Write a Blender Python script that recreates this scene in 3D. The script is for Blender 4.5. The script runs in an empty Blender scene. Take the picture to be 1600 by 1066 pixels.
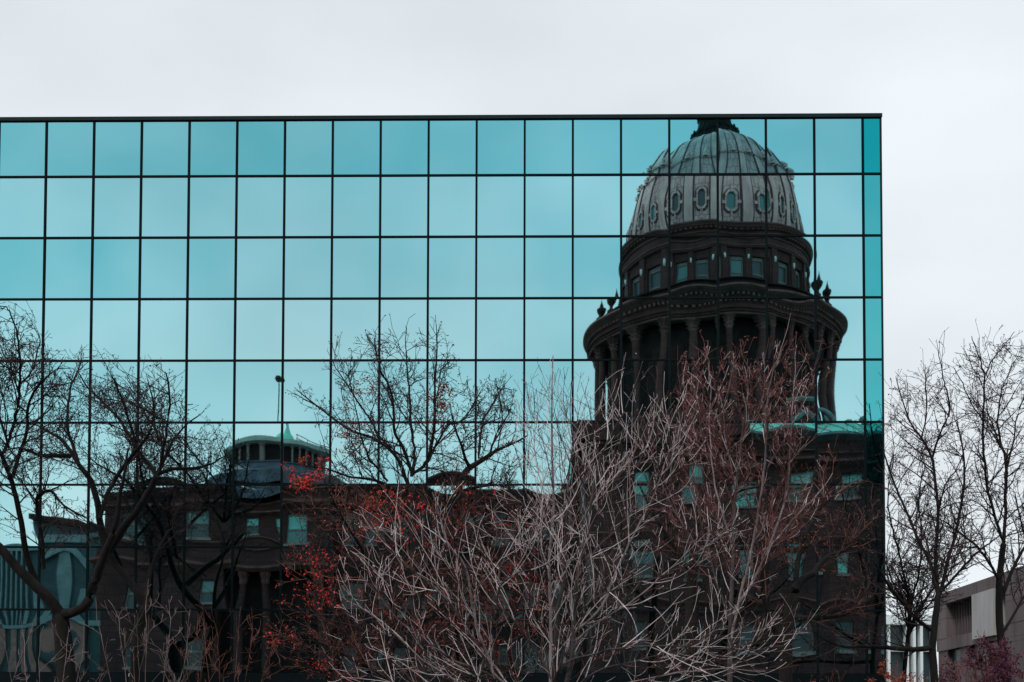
import bpy, math, random
import numpy as np
from mathutils import Vector, Matrix
random.seed(7); rng = np.random.default_rng(7)
PI = math.pi
sc = bpy.context.scene
col = sc.collection

# ------------------------------------------------------------------ camera, sky, sun, exposure
F, PPX, PPY = 1800.0, 800.0, 1085.0            # focal length and principal point in photo pixels (1600 wide)
PITCH, YAW, ROLL, D = 0.035445678, 0.013368131, -0.0026443224, 35.8903644
CZ = 1.6                                       # eye height
def cam_axes():
    cx, sx = math.cos(PITCH), math.sin(PITCH); cz, sz = math.cos(YAW), math.sin(YAW); cr, sr = math.cos(ROLL), math.sin(ROLL)
    Rz = np.array([[cz, sz, 0], [-sz, cz, 0], [0, 0, 1]])
    Rx = np.array([[1, 0, 0], [0, cx, sx], [0, -sx, cx]])
    Ry = np.array([[cr, 0, -sr], [0, 1, 0], [sr, 0, cr]])
    return Ry @ Rx @ Rz
M = cam_axes()
cam_d = bpy.data.cameras.new('camera'); cam = bpy.data.objects.new('camera', cam_d); col.objects.link(cam)
r_, f_, u_ = M[0], M[1], M[2]
cam.matrix_world = Matrix(((r_[0], u_[0], -f_[0], 0), (r_[1], u_[1], -f_[1], 0), (r_[2], u_[2], -f_[2], CZ), (0, 0, 0, 1)))
cam_d.sensor_width = 36; cam_d.lens = 36 * F / 1600; cam_d.shift_y = (PPY - 533) / 1600
cam_d.clip_end = 3000; sc.camera = cam

SUN_EL, SUN_AZ = math.radians(48), math.radians(-150)     # azimuth from +Y towards +X
world = bpy.data.worlds.new('World'); sc.world = world; world.use_nodes = True
nt = world.node_tree; nt.nodes.clear()
def N(tree, t, **kw):
    n = tree.nodes.new(t)
    for k, v in kw.items():
        if k.startswith('i_'): n.inputs[int(k[2:])].default_value = v
        else: setattr(n, k, v)
    return n
out = N(nt, 'ShaderNodeOutputWorld'); bg = N(nt, 'ShaderNodeBackground'); bg.inputs[1].default_value = 0.1
sky = N(nt, 'ShaderNodeTexSky'); sky.sky_type = 'NISHITA'; sky.sun_disc = False
sky.sun_elevation = SUN_EL; sky.sun_rotation = SUN_AZ; sky.air_density = 1.5; sky.dust_density = 4
tc = N(nt, 'ShaderNodeTexCoord'); sep = N(nt, 'ShaderNodeSeparateXYZ')
nt.links.new(tc.outputs['Generated'], sep.inputs[0])
mp = N(nt, 'ShaderNodeMapping'); mp.inputs['Scale'].default_value = (1, 1, 2.2); nt.links.new(tc.outputs['Generated'], mp.inputs[0])
no = N(nt, 'ShaderNodeTexNoise'); no.inputs['Scale'].default_value = 3.0; no.inputs['Detail'].default_value = 5; no.inputs['Roughness'].default_value = .45
nt.links.new(mp.outputs[0], no.inputs[0])
# overcast deck: near white on the north side, bluer to the south (behind the camera)
dirr = N(nt, 'ShaderNodeMapRange'); dirr.inputs[1].default_value = -.6; dirr.inputs[2].default_value = .6; nt.links.new(sep.outputs[1], dirr.inputs[0])
cA = N(nt, 'ShaderNodeMix', data_type='RGBA'); cA.inputs[6].default_value = (6.1, 8.4, 9.5, 1); cA.inputs[7].default_value = (8.55, 9.2, 9.65, 1)
nt.links.new(dirr.outputs[0], cA.inputs[0])
# the southern deck pales towards the horizon
hz = N(nt, 'ShaderNodeMapRange'); hz.inputs[1].default_value = .17; hz.inputs[2].default_value = .40; nt.links.new(sep.outputs[2], hz.inputs[0])
cS = N(nt, 'ShaderNodeMix', data_type='RGBA'); cS.inputs[6].default_value = (9.2, 10.2, 10.6, 1); cS.inputs[7].default_value = (6.2, 8.4, 9.4, 1)
nt.links.new(hz.outputs[0], cS.inputs[0]); nt.links.new(cS.outputs[2], cA.inputs[6])
nr = N(nt, 'ShaderNodeMapRange'); nr.inputs[1].default_value = .3; nr.inputs[2].default_value = .7; nr.inputs[3].default_value = .87; nr.inputs[4].default_value = 1.08
nt.links.new(no.outputs[0], nr.inputs[0])
cB = N(nt, 'ShaderNodeVectorMath', operation='SCALE'); nt.links.new(cA.outputs[2], cB.inputs[0]); nt.links.new(nr.outputs[0], cB.inputs['Scale'])
cM = N(nt, 'ShaderNodeMix', data_type='RGBA'); cM.inputs[0].default_value = .95
nt.links.new(sky.outputs[0], cM.inputs[6]); nt.links.new(cB.outputs[0], cM.inputs[7])
nt.links.new(cM.outputs[2], bg.inputs[0]); nt.links.new(bg.outputs[0], out.inputs[0])

sl = bpy.data.lights.new('sun', 'SUN'); sl.energy = 1.8; sl.angle = math.radians(14); sl.color = (1, .96, .92)
so = bpy.data.objects.new('sun', sl); col.objects.link(so)
sd = Vector((math.sin(SUN_AZ) * math.cos(SUN_EL), math.cos(SUN_AZ) * math.cos(SUN_EL), math.sin(SUN_EL)))
so.rotation_euler = (-sd).to_track_quat('-Z', 'Y').to_euler(); so.location = (0, 0, 60)
sc.view_settings.view_transform = 'Standard'; sc.view_settings.look = 'None'; sc.view_settings.exposure = 0; sc.view_settings.gamma = 1
sc.cycles.max_bounces = 6; sc.cycles.glossy_bounces = 4; sc.cycles.caustics_reflective = False; sc.cycles.caustics_refractive = False

# ------------------------------------------------------------------ helpers
def P(px, py, Y):
    """world point on the plane y = Y seen at photo pixel (px, py)"""
    a, b = (px - PPX) / F, (PPY - py) / F
    d = r_ * a + f_ + u_ * b
    t = Y / d[1]
    return np.array([d[0] * t, Y, CZ + d[2] * t])
def pix(p):
    v = np.array([p[0], p[1], p[2] - CZ]); c = M @ v
    return PPX + F * c[0] / c[1], PPY - F * c[2] / c[1]

def mat(name, c, rough=.8, var=.25, scale=1.5, c2=None, metal=0, bump=0, bscale=8, courses=None, centre=None, streak=0, spec=.3):
    m = bpy.data.materials.new(name); m.use_nodes = True; t = m.node_tree; b = t.nodes['Principled BSDF']
    b.inputs['Roughness'].default_value = rough; b.inputs['Metallic'].default_value = metal; b.inputs['Specular IOR Level'].default_value = spec
    g = N(t, 'ShaderNodeNewGeometry')
    n = N(t, 'ShaderNodeTexNoise'); n.inputs['Scale'].default_value = scale; n.inputs['Detail'].default_value = 6; n.inputs['Roughness'].default_value = .6
    if streak:
        mm = N(t, 'ShaderNodeMapping'); mm.inputs['Scale'].default_value = (1, 1, streak); t.links.new(g.outputs[0], mm.inputs[0]); t.links.new(mm.outputs[0], n.inputs[0])
    else: t.links.new(g.outputs[0], n.inputs[0])
    r = N(t, 'ShaderNodeMapRange'); r.inputs[1].default_value = .3; r.inputs[2].default_value = .7; t.links.new(n.outputs[0], r.inputs[0])
    x = N(t, 'ShaderNodeMix', data_type='RGBA')
    c = np.array(c[:3]); d = np.array(c2[:3]) if c2 is not None else c * (1 - 2 * var)
    a = c * (1 + var) if c2 is None else c
    x.inputs[6].default_value = (*np.clip(a, 0, 1), 1); x.inputs[7].default_value = (*np.clip(d, 0, 1), 1)
    t.links.new(r.outputs[0], x.inputs[0]); src = x.outputs[2]
    if courses:
        w, h, dark = courses
        s = N(t, 'ShaderNodeSeparateXYZ'); t.links.new(g.outputs[0], s.inputs[0]); cb = N(t, 'ShaderNodeCombineXYZ')
        if centre is not None:
            sb = N(t, 'ShaderNodeVectorMath', operation='SUBTRACT'); sb.inputs[1].default_value = (centre[0], centre[1], 0); t.links.new(g.outputs[0], sb.inputs[0])
            s2 = N(t, 'ShaderNodeSeparateXYZ'); t.links.new(sb.outputs[0], s2.inputs[0])
            at = N(t, 'ShaderNodeMath', operation='ARCTAN2'); t.links.new(s2.outputs[0], at.inputs[0]); t.links.new(s2.outputs[1], at.inputs[1])
            ml = N(t, 'ShaderNodeMath', operation='MULTIPLY'); ml.inputs[1].default_value = centre[2]; t.links.new(at.outputs[0], ml.inputs[0]); t.links.new(ml.outputs[0], cb.inputs[0])
        else:
            ad = N(t, 'ShaderNodeMath', operation='ADD'); t.links.new(s.outputs[0], ad.inputs[0]); t.links.new(s.outputs[1], ad.inputs[1]); t.links.new(ad.outputs[0], cb.inputs[0])
        t.links.new(s.outputs[2], cb.inputs[1])
        br = N(t, 'ShaderNodeTexBrick'); br.inputs['Scale'].default_value = 1; br.inputs['Brick Width'].default_value = w; br.inputs['Row Height'].default_value = h
        br.inputs['Mortar Size'].default_value = .05; br.inputs['Mortar Smooth'].default_value = .3
        br.inputs['Color1'].default_value = (1, 1, 1, 1); br.inputs['Color2'].default_value = (.84, .84, .84, 1); br.inputs['Mortar'].default_value = (dark, dark, dark, 1)
        t.links.new(cb.outputs[0], br.inputs[0])
        mu = N(t, 'ShaderNodeMix', data_type='RGBA', blend_type='MULTIPLY'); mu.inputs[0].default_value = 1
        t.links.new(src, mu.inputs[6]); t.links.new(br.outputs[0], mu.inputs[7]); src = mu.outputs[2]
    t.links.new(src, b.inputs['Base Color'])
    if bump:
        n2 = N(t, 'ShaderNodeTexNoise'); n2.inputs['Scale'].default_value = bscale; n2.inputs['Detail'].default_value = 4; t.links.new(g.outputs[0], n2.inputs[0])
        bp = N(t, 'ShaderNodeBump'); bp.inputs['Strength'].default_value = bump; bp.inputs['Distance'].default_value = .05
        t.links.new(n2.outputs[0], bp.inputs['Height']); t.links.new(bp.outputs[0], b.inputs['Normal'])
    return m

class MB:
    """collects geometry; build() links it as one mesh object. mir=True: the coordinates are those of the mirror
    image in the glass front (plane y = D) and are turned back into the real place behind the camera."""
    def __init__(s, mir=False): s.v = []; s.f = []; s.m = []; s.mir = mir
    def add(s, vs, fs, mi=0):
        o = len(s.v); s.v.extend([tuple(p) for p in vs]); s.f.extend([tuple(i + o for i in f) for f in fs]); s.m.extend([mi] * len(fs))
    def box(s, x0, x1, y0, y1, z0, z1, mi=0):
        if x0 > x1: x0, x1 = x1, x0
        if y0 > y1: y0, y1 = y1, y0
        if z0 > z1: z0, z1 = z1, z0
        s.add([(x0, y0, z0), (x1, y0, z0), (x1, y1, z0), (x0, y1, z0), (x0, y0, z1), (x1, y0, z1), (x1, y1, z1), (x0, y1, z1)],
              [(0, 3, 2, 1), (4, 5, 6, 7), (0, 1, 5, 4), (1, 2, 6, 5), (2, 3, 7, 6), (3, 0, 4, 7)], mi)
    def quad(s, a, b, c, d, mi=0): s.add([a, b, c, d], [(0, 1, 2, 3)], mi)
    def prism(s, pts, y0, y1, mi=0):
        n = len(pts); vs = [(x, y0, z) for x, z in pts] + [(x, y1, z) for x, z in pts]
        s.add(vs, [tuple(range(n)), tuple(range(2 * n - 1, n - 1, -1))] + [(i, i + n, (i + 1) % n + n, (i + 1) % n) for i in range(n)], mi)
    def lathe(s, c, prof, n=48, a0=-PI, a1=PI, rf=None, mi=0, cap=False):
        """prof: [(r, z)]; angle 0 faces -y, positive towards +x"""
        full = abs(a1 - a0 - 2 * PI) < 1e-6; k = n if full else n + 1
        vs = []
        for r, z in prof:
            for i in range(k):
                a = a0 + (a1 - a0) * i / n; rr = r if rf is None else rf(r, z, a)
                vs.append((c[0] + rr * math.sin(a), c[1] - rr * math.cos(a), z))
        fs = []
        for j in range(len(prof) - 1):
            for i in range(n):
                i2 = (i + 1) % k; fs.append((j * k + i, j * k + i2, (j + 1) * k + i2, (j + 1) * k + i))
        if cap: fs.append(tuple(range((len(prof) - 1) * k, len(prof) * k)))
        s.add(vs, fs, mi)
    def ringbox(s, c, r0, r1, a0, a1, z0, z1, n=3, mi=0):
        prof = [(r0, z0), (r1, z0), (r1, z1), (r0, z1), (r0, z0)]
        s.lathe(c, prof, n, a0, a1, mi=mi)
        for a in (a0, a1):
            s.quad(*[(c[0] + r * math.sin(a), c[1] - r * math.cos(a), z) for r, z in prof[:4]], mi=mi)
    def tube(s, pts, rad, n=5, mi=0):
        pts = [np.asarray(p, float) for p in pts]; k = len(pts); vs = []
        for i in range(k):
            t = pts[min(i + 1, k - 1)] - pts[max(i - 1, 0)]; t = t / (np.linalg.norm(t) + 1e-9)
            up = np.array([0, 0, 1.]) if abs(t[2]) < .9 else np.array([1., 0, 0])
            a = np.cross(t, up); a /= np.linalg.norm(a); b = np.cross(t, a)
            r = rad[i] if hasattr(rad, '__len__') else rad
            for j in range(n):
                q = 2 * PI * j / n; vs.append(pts[i] + a * (r * math.cos(q)) + b * (r * math.sin(q)))
        fs = [(i * n + j, i * n + (j + 1) % n, (i + 1) * n + (j + 1) % n, (i + 1) * n + j) for i in range(k - 1) for j in range(n)]
        fs += [tuple(range(n)), tuple(range((k - 1) * n, k * n))]
        s.add(vs, fs, mi)
    def build(s, name, ms, parent=None, smooth=False, **props):
        v = np.array(s.v, dtype=float)
        if s.mir: v[:, 1] = 2 * D - v[:, 1]
        off = np.array(parent.get('_o', (0, 0, 0))) if parent is not None else np.zeros(3)
        v = v - off
        me = bpy.data.meshes.new(name)
        fs = [f[::-1] for f in s.f] if s.mir else s.f
        me.from_pydata(v.tolist(), [], fs)
        ms = ms if isinstance(ms, (list, tuple)) else [ms]
        for m in ms: me.materials.append(m)
        if len(ms) > 1: me.polygons.foreach_set('material_index', s.m)
        if smooth: me.polygons.foreach_set('use_smooth', [True] * len(s.f))
        me.update()
        o = bpy.data.objects.new(name, me); col.objects.link(o)
        if parent is not None:
            o.parent = parent; o['_o'] = tuple(off)
        for k, w in props.items(): o[k] = w
        return o

def thing(name, label, cat, loc, group=None):
    o = bpy.data.objects.new(name, None); col.objects.link(o); o.location = loc; o['_o'] = tuple(float(x) for x in loc)
    o['label'] = label; o['category'] = cat; o.empty_display_size = .3
    if group: o['group'] = group
    return o

# ------------------------------------------------------------------ ground, street
grass = mat('dry_lawn', (.06, .075, .04), .95, .3, 3, bump=.4, bscale=20)
asph = mat('asphalt', (.05, .05, .052), .9, .2, 6)
pave = mat('pavement', (.28, .27, .26), .85, .15, 4, courses=(1.5, 1.5, .6))
g = MB(); g.quad((-1500, -1500, -.02), (1500, -1500, -.02), (1500, 1500, -.02), (-1500, 1500, -.02)); g.build('ground', grass, kind='structure')
g = MB(); g.quad((-300, -4, -.012), (300, -4, -.012), (300, 7, -.012), (-300, 7, -.012)); g.build('road', asph, kind='structure')
g = MB(); g.box(-300, 300, 7, 10.5, -.2, .12); g.box(-300, 300, -7.5, -4, -.2, .12); g.box(-60, 14, 30.5, D + 3, -.2, .121); g.build('pavement', pave, kind='structure')

# ------------------------------------------------------------------ mirror glass office block
W, H = 1.525, 1.974783971538157
X0, ZR1 = -15.372050810851501, 17.729572598474725 + CZ
xl = [X0 + i * W for i in range(-5, 18)]                 # vertical joints
xr = P(1377, 450, D)[0]; xl.append(xr)
ztop = P(700, 187.2, D)[2]
zl = [ztop] + [ZR1 - i * H for i in range(9)]            # horizontal joints
office = thing('office_building', 'flat teal mirror glass office block reflecting a domed capitol', 'office building', ((xl[0] + xr) / 2, D, 0))
black = mat('black_mullion', (.006, .010, .012), .85, .1, 3, spec=.05)
dark = mat('dark_metal_coping', (.012, .024, .028), .7, .1, 3, spec=.1)

def glass(name, ca, cb):
    m = bpy.data.materials.new(name); m.use_nodes = True; t = m.node_tree; b = t.nodes['Principled BSDF']
    b.inputs['Metallic'].default_value = 1; b.inputs['Roughness'].default_value = .012
    at = N(t, 'ShaderNodeAttribute'); at.attribute_name = 'coating'
    x = N(t, 'ShaderNodeMix', data_type='RGBA'); x.inputs[6].default_value = (*ca, 1); x.inputs[7].default_value = (*cb, 1)
    g = N(t, 'ShaderNodeNewGeometry'); n = N(t, 'ShaderNodeTexNoise'); n.inputs['Scale'].default_value = .35; n.inputs['Detail'].default_value = 1
    t.links.new(g.outputs[0], n.inputs[0])
    r = N(t, 'ShaderNodeMapRange'); r.inputs[1].default_value = .3; r.inputs[2].default_value = .7; r.inputs[3].default_value = -.13; r.inputs[4].default_value = .13; t.links.new(n.outputs[0], r.inputs[0])
    a = N(t, 'ShaderNodeMath', operation='ADD'); a.use_clamp = True; t.links.new(at.outputs['Fac'], a.inputs[0]); t.links.new(r.outputs[0], a.inputs[1])
    t.links.new(a.outputs[0], x.inputs[0]); t.links.new(x.outputs[2], b.inputs['Base Color'])
    return m
gl = glass('mirror_glass', (.18, .53, .575), (.52, .76, .77))
gl2 = glass('deep_teal_glass', (.015, .38, .41), (.13, .52, .53))
def pane_mesh(w, h, coat, bow, tx, tz, ph, n=9, m=11):
    """thin glass sheet, slightly bowed and out of plane like real curtain wall glazing (local coords, y towards the street negative)"""
    vs = []; fs = []
    for j in range(m + 1):
        for i in range(n + 1):
            u, v = i / n * 2 - 1, j / m * 2 - 1
            y = bow * (1 - u * u) * (1 - v * v) + tx * u * w / 2 + tz * v * h / 2
            y += ph[0] * math.sin(2.2 * v + ph[1]) * .5 + ph[2] * math.sin(2.6 * u + ph[3]) * .5
            vs.append((u * w / 2, y, v * h / 2))
    for j in range(m):
        for i in range(n):
            a = j * (n + 1) + i; fs.append((a, a + 1, a + n + 2, a + n + 1))
    return vs, fs
row_coat = [.12, .64, .55, .76, .60, .78, .85, .80, .75, .7]
TILT = {(20, 2): (0.0004, 0.0006), (21, 2): (0.0006, -.0004), (20, 4): (0.0, -.0005)}                       # (column, row) -> (tx, tz) settled out of plane
panes = []
for r in range(9):
    for c in range(len(xl) - 1):
        x0, x1, z1, z0 = xl[c], xl[c + 1], zl[r], zl[r + 1]
        w, h = x1 - x0 - .02, z1 - z0 - .02
        coat = row_coat[r] + rng.normal(0, .06)
        if r == 2 and c < 9: coat -= .28
        if r == 3 and 7 < c < 13: coat += .15
        s = 1.0 if r < 5 else 1.5
        bow = rng.normal(0, .0013) * s - .0008; tx = rng.normal(0, .0013); tz = rng.normal(0, .0013) * s
        if (c, r) in TILT: tx, tz = TILT[(c, r)]; bow *= .3
        ph = (rng.normal(0, .0009) * s, rng.uniform(0, 6), rng.normal(0, .0008) * s, rng.uniform(0, 6))
        if (c, r) in TILT: ph = (ph[0] * .4, ph[1], ph[2] * .3, ph[3])
        panes.append((c, r, (x0 + x1) / 2, (z0 + z1) / 2, pane_mesh(w, h, coat, bow, tx, tz, ph), coat))
def is_edge(c): return c == len(xl) - 2
count = 0; rest_v = []; rest_f = []; rest_c = []; rest_m = []
for c, r, x, z, (vs, fs), coat in panes:
    solo = (r < 5 and c >= 4) or (r == 5 and c in (9, 10, 12, 13, 14))
    if solo and count < 100:
        count += 1
        me = bpy.data.meshes.new('glass_pane'); me.from_pydata(vs, [], fs); me.materials.append(gl2 if is_edge(c) else gl)
        me.polygons.foreach_set('use_smooth', [True] * len(fs))
        a = me.attributes.new('coating', 'FLOAT', 'POINT'); a.data.foreach_set('value', [coat] * len(vs)); me.update()
        o = bpy.data.objects.new('glass_pane', me); col.objects.link(o); o.parent = office; o.location = (x - office.location.x, 0, z)
    else:
        k = len(rest_v); rest_v += [(p[0] + x - office.location.x, p[1], p[2] + z) for p in vs]; rest_f += [tuple(i + k for i in f) for f in fs]
        rest_c += [coat] * len(vs); rest_m += [1 if is_edge(c) and r < 6 else 0] * len(fs)
# east side wall, same glazing
for r in range(9):
    for c in range(14):
        w, h = W - .02, zl[r] - zl[r + 1] - .02; coat = row_coat[r] + rng.normal(0, .1)
        vs, fs = pane_mesh(w, h, coat, -.0006, 0, 0, (0, 0, 0, 0), 3, 3)
        k = len(rest_v); rest_v += [(xr - office.location.x - p[1], p[0] + (c + .5) * W, p[2] + (zl[r] + zl[r + 1]) / 2) for p in vs]; rest_f += [tuple(i + k for i in f) for f in fs]
        rest_c += [coat] * len(vs); rest_m += [0] * len(fs)
me = bpy.data.meshes.new('glass_pane'); me.from_pydata(rest_v, [], rest_f); me.materials.append(gl); me.materials.append(gl2)
me.polygons.foreach_set('use_smooth', [True] * len(rest_f)); me.polygons.foreach_set('material_index', rest_m)
a = me.attributes.new('coating', 'FLOAT', 'POINT'); a.data.foreach_set('value', rest_c); me.update()
o = bpy.data.objects.new('glass_pane', me); col.objects.link(o); o.parent = office; o['kind'] = 'stuff'
zb = zl[-1]
for i, x in enumerate(xl[:-1]):
    m = MB(); hw = .034 if i else .05; m.box(x - hw, x + hw, D - .035, D + .06, zb, ztop); m.build('mullion', black, office)
m = MB(); m.box(xr, xr + .05, D - .03, D + .1, zb, ztop); m.build('corner_trim', dark, office)
for z in zl[1:-1]:
    m = MB(); m.box(xl[0], xr, D - .031, D + .06, z - .031, z + .031); m.build('transom', black, office)
m = MB()
for c in range(1, 15): m.box(xr - .05, xr + .03, D + c * W - .03, D + c * W + .03, zb, ztop)
for z in zl[1:-1]: m.box(xr - .05, xr + .029, D + .1, D + 14 * W, z - .03, z + .03)
m.build('side_frame', black, office)
m = MB(); m.box(xl[0] - .05, xr + .06, D - .07, D + 14 * W + .1, ztop + .001, ztop + .115); m.box(xl[0], xr, D + .3, D + 14 * W - .2, ztop - .3, ztop); m.build('roof_coping', dark, office)
m = MB(); m.box(xl[0] - .05, xl[0], D, D + 14 * W, 0, ztop); m.box(xl[0], xr, D + 14 * W, D + 14 * W + .1, 0, ztop); m.box(xl[0], xr - .1, D + .12, D + .2, zb, ztop - .4); m.build('rear_wall', dark, office)
brickm = mat('brown_brick', (.16, .075, .06), .9, .2, 2, courses=(.4, .14, .6))
m = MB(); m.box(xl[0], xr + .02, D - .05, D + 14 * W, zb - .38, zb - .001); m.build('base_fascia', black, office)
m = MB(); m.box(xl[0], xr - 1.2, D + 1.6, D + 14 * W - 1.6, 0.12, zb - .38); m.build('ground_floor_wall', brickm, office)
for x in np.arange(xl[0] + .6, xr, W * 4):
    m = MB(); m.box(x - .25, x + .25, D + .1, D + .6, .12, zb - .38); m.build('pillar', brickm, office)
# round white letter on the fascia
white = mat('white_paint', (.75, .77, .78), .5, .04, 5)
q = P(206, 1055, D - .12); m = MB()
m.tube([(q[0] + .085 * math.cos(a), q[1], q[2] + .115 * math.sin(a)) for a in np.linspace(.75, 2 * PI - .75, 16)], .016, 6)
m.build('sign_letter', white, office, smooth=True)

# ------------------------------------------------------------------ capitol (stands behind the camera, seen in the glass)
R = 115.0; S = R / F
CXv = P(1115, 600, R)[0]; C0 = (CXv, R)
def zs(py): return P(1115, py, R)[2]
real_c = (CXv, 2 * D - R)
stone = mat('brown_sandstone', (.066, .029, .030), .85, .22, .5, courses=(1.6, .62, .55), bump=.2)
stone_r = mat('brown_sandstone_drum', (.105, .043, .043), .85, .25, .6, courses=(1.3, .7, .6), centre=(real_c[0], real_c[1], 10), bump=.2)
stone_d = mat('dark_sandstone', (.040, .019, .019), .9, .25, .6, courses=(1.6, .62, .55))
ledge = mat('pale_sandstone_moulding', (.17, .078, .076), .85, .3, .8, streak=.4)
black_st = mat('near_black_stone', (.022, .014, .014), .9, .3, 1)  # plain near-black tone, shared by lantern, urns, flagpole and recessed walls
domem = mat('weathered_dome_sheet', (.80, .56, .55), .75, .2, 1.1, c2=(.46, .30, .31), courses=(.62, 1.05, .45), centre=(real_c[0], real_c[1], 9.0), streak=.3)
domerib = mat('dome_rib_sheet', (.80, .57, .55), .7, .2, 1.4, c2=(.44, .28, .29), streak=.25)
lead = mat('dark_stained_seam', (.10, .05, .055), .8, .2, 2)
winf = mat('grey_window_frame', (.22, .20, .20), .6, .1, 2)
copper = mat('green_copper', (.16, .62, .50), .6, .12, 1.2, streak=.4)
copper_d = mat('dull_copper_gutter', (.13, .22, .24), .6, .2, 1.5)
slate = mat('blue_grey_sheet', (.06, .085, .12), .6, .3, 1.2, streak=.3)
def panemat(name, c, rough=.12):
    m = bpy.data.materials.new(name); m.use_nodes = True; b = m.node_tree.nodes['Principled BSDF']; t = m.node_tree
    g = N(t, 'ShaderNodeNewGeometry'); n = N(t, 'ShaderNodeTexNoise'); n.inputs['Scale'].default_value = .8; t.links.new(g.outputs[0], n.inputs[0])
    x = N(t, 'ShaderNodeMix', data_type='RGBA'); x.inputs[6].default_value = (*c, 1); x.inputs[7].default_value = (c[0] * .5, c[1] * .6, c[2] * .6, 1); t.links.new(n.outputs[0], x.inputs[0])
    t.links.new(x.outputs[2], b.inputs['Base Color']); b.inputs['Roughness'].default_value = rough; b.inputs['Specular IOR Level'].default_value = .7
    return m
pane_dark = panemat('dark_window_glass', (.02, .05, .06), .35); pane_teal = panemat('teal_window_glass', (.05, .24, .25)); blind = panemat('pale_window_blind', (.20, .72, .66), .5)
cap = thing('capitol_building', 'brown sandstone capitol with pale ribbed dome, mirrored in the teal glass', 'capitol building', (real_c[0], real_c[1], 0))

# dome shell
NB = 22; LOS = math.radians(-9.9)
ph0 = math.radians(-4) + LOS                      # angle of one window axis
def bay(a):
    t = (a - ph0) / (2 * PI / NB); return t - round(t)
def sm(x): x = min(1, max(0, x)); return x * x * (3 - 2 * x)
def dome_r(r, z, a):
    t = abs(bay(a)); g = .17 * sm((t - .30) / .04) * min(1, r / 5)
    return r + g - (.10 * math.exp(-((t - .315) / .022) ** 2)) * min(1, r / 5)
prof_px = [(136.5, 406), (138, 390), (138, 375), (137, 361), (135, 348), (132, 336), (129, 324), (125, 311), (121.5, 302), (123, 301), (123, 298.5), (118.5, 297.5), (114, 287), (108, 277), (102, 268), (95, 258), (88, 250.5), (79, 243), (68, 236), (57, 230.5), (46, 226), (38, 223.5)]
prof = [(hw * S - (.2 if hw > 60 else 0), zs(py)) for hw, py in prof_px]
m = MB(True); m.lathe(C0, prof, NB * 16, rf=dome_r); dome = m.build('dome', [domem, domerib, lead], cap)
# ribs in smoother sheet, joints stained
me = dome.data; idx = []
for p in me.polygons:
    c = p.center; a = math.atan2(c.x, c.y)
    t = abs(bay(a)); idx.append(1 if t > .345 else (2 if .305 < t else 0))
me.polygons.foreach_set('material_index', idx); me.update()
# scrolls on the ring
for k in range(NB):
    a = ph0 + (k) * 2 * PI / NB
    zc = zs(299); rc = 119.5 * S
    m = MB(True); d = np.array([math.sin(a), -math.cos(a), 0]); c = np.array([C0[0], C0[1], zc]) + d * rc
    m.tube([c + d * .15, c + d * .22 + np.array([0, 0, .22]), c + d * .02 + np.array([0, 0, .5]), c - d * .3 + np.array([0, 0, .9])], [.26, .24, .2, .1], 7)
    m.build('scroll', domerib, dome, smooth=True)
# dome windows
def on_dome(py):
    for (h1, p1), (h2, p2) in zip(prof_px, prof_px[1:]):
        if p1 >= py >= p2: t = (p1 - py) / (p1 - p2 + 1e-9); return (h1 + (h2 - h1) * t) * S - .2
    return prof_px[0][0] * S - .2
def dome_pt(a, py, off, dx):
    r = on_dome(py) + off; aa = a + dx / r
    return (C0[0] + r * math.sin(aa), C0[1] - r * math.cos(aa), zs(py))
def oct_ring(m, a, pc, hh, hw, ch, off0, off1, hh2, hw2, ch2, mi=0):
    """octagonal frame following the dome; py centre pc, half heights in px, widths in m"""
    def o8(hw, hh, c): return [(-hw, -hh + c[1]), (-hw + c[0], -hh), (hw - c[0], -hh), (hw, -hh + c[1]), (hw, hh - c[1]), (hw - c[0], hh), (-hw + c[0], hh), (-hw, hh - c[1])]
    A = o8(hw, hh, ch); B = o8(hw2, hh2, ch2); vs = []
    for pts, off in ((A, off0), (A, off1), (B, off1), (B, off0)):
        for dx, dp in pts: vs.append(dome_pt(a, pc + dp, off, dx))
    fs = []
    for l in range(3):
        for i in range(8): fs.append((l * 8 + i, l * 8 + (i + 1) % 8, (l + 1) * 8 + (i + 1) % 8, (l + 1) * 8 + i))
    m.add(vs, fs, mi)
    return [dome_pt(a, pc + dp, off0 + .02, dx) for dx, dp in B]
for k in range(NB):
    a = ph0 + k * 2 * PI / NB; pc = 370
    m = MB(True); m2 = MB(True)
    inner = oct_ring(m, a, pc, 16.5, .48, (.22, 5), .0, .22, 13.5, .33, (.16, 4))
    oct_ring(m2, a, pc, 18.5, .61, (.27, 6), .0, .12, 16, .46, (.22, 5))
    for (dx, p0, p1, w) in ((0, pc - 16, pc - 31, .10), (0, pc + 16, pc + 30, .08)):
        vs = [dome_pt(a, p, .2, dx + sg * w) for p in (p0, p1) for sg in (-1, 1)] + [dome_pt(a, p, 0, dx + sg * w) for p in (p0, p1) for sg in (-1, 1)]
        m.add(vs, [(0, 1, 3, 2), (0, 2, 6, 4), (1, 5, 7, 3), (2, 3, 7, 6), (0, 4, 5, 1)])
    for s1, s2 in ((-.74, -.47), (.47, .74)):
        vs = [dome_pt(a, p, o, sg) for o in (.2, 0) for p in (pc - 1, pc + 4) for sg in (s1, s2)]
        m.add(vs, [(0, 1, 3, 2), (0, 2, 6, 4), (1, 5, 7, 3), (2, 3, 7, 6), (0, 4, 5, 1)])
    w_ = m.build('dome_window', [domem], dome)
    m2.build('window_surround', lead, dome)
    mm = MB(True); mm.add([dome_pt(a, pc + 0, .03, 0)] + inner, [(0, i + 1, (i + 1) % 8 + 1) for i in range(8)])
    wp = mm.build('pane', pane_teal if k % 3 else pane_dark, dome)
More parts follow.
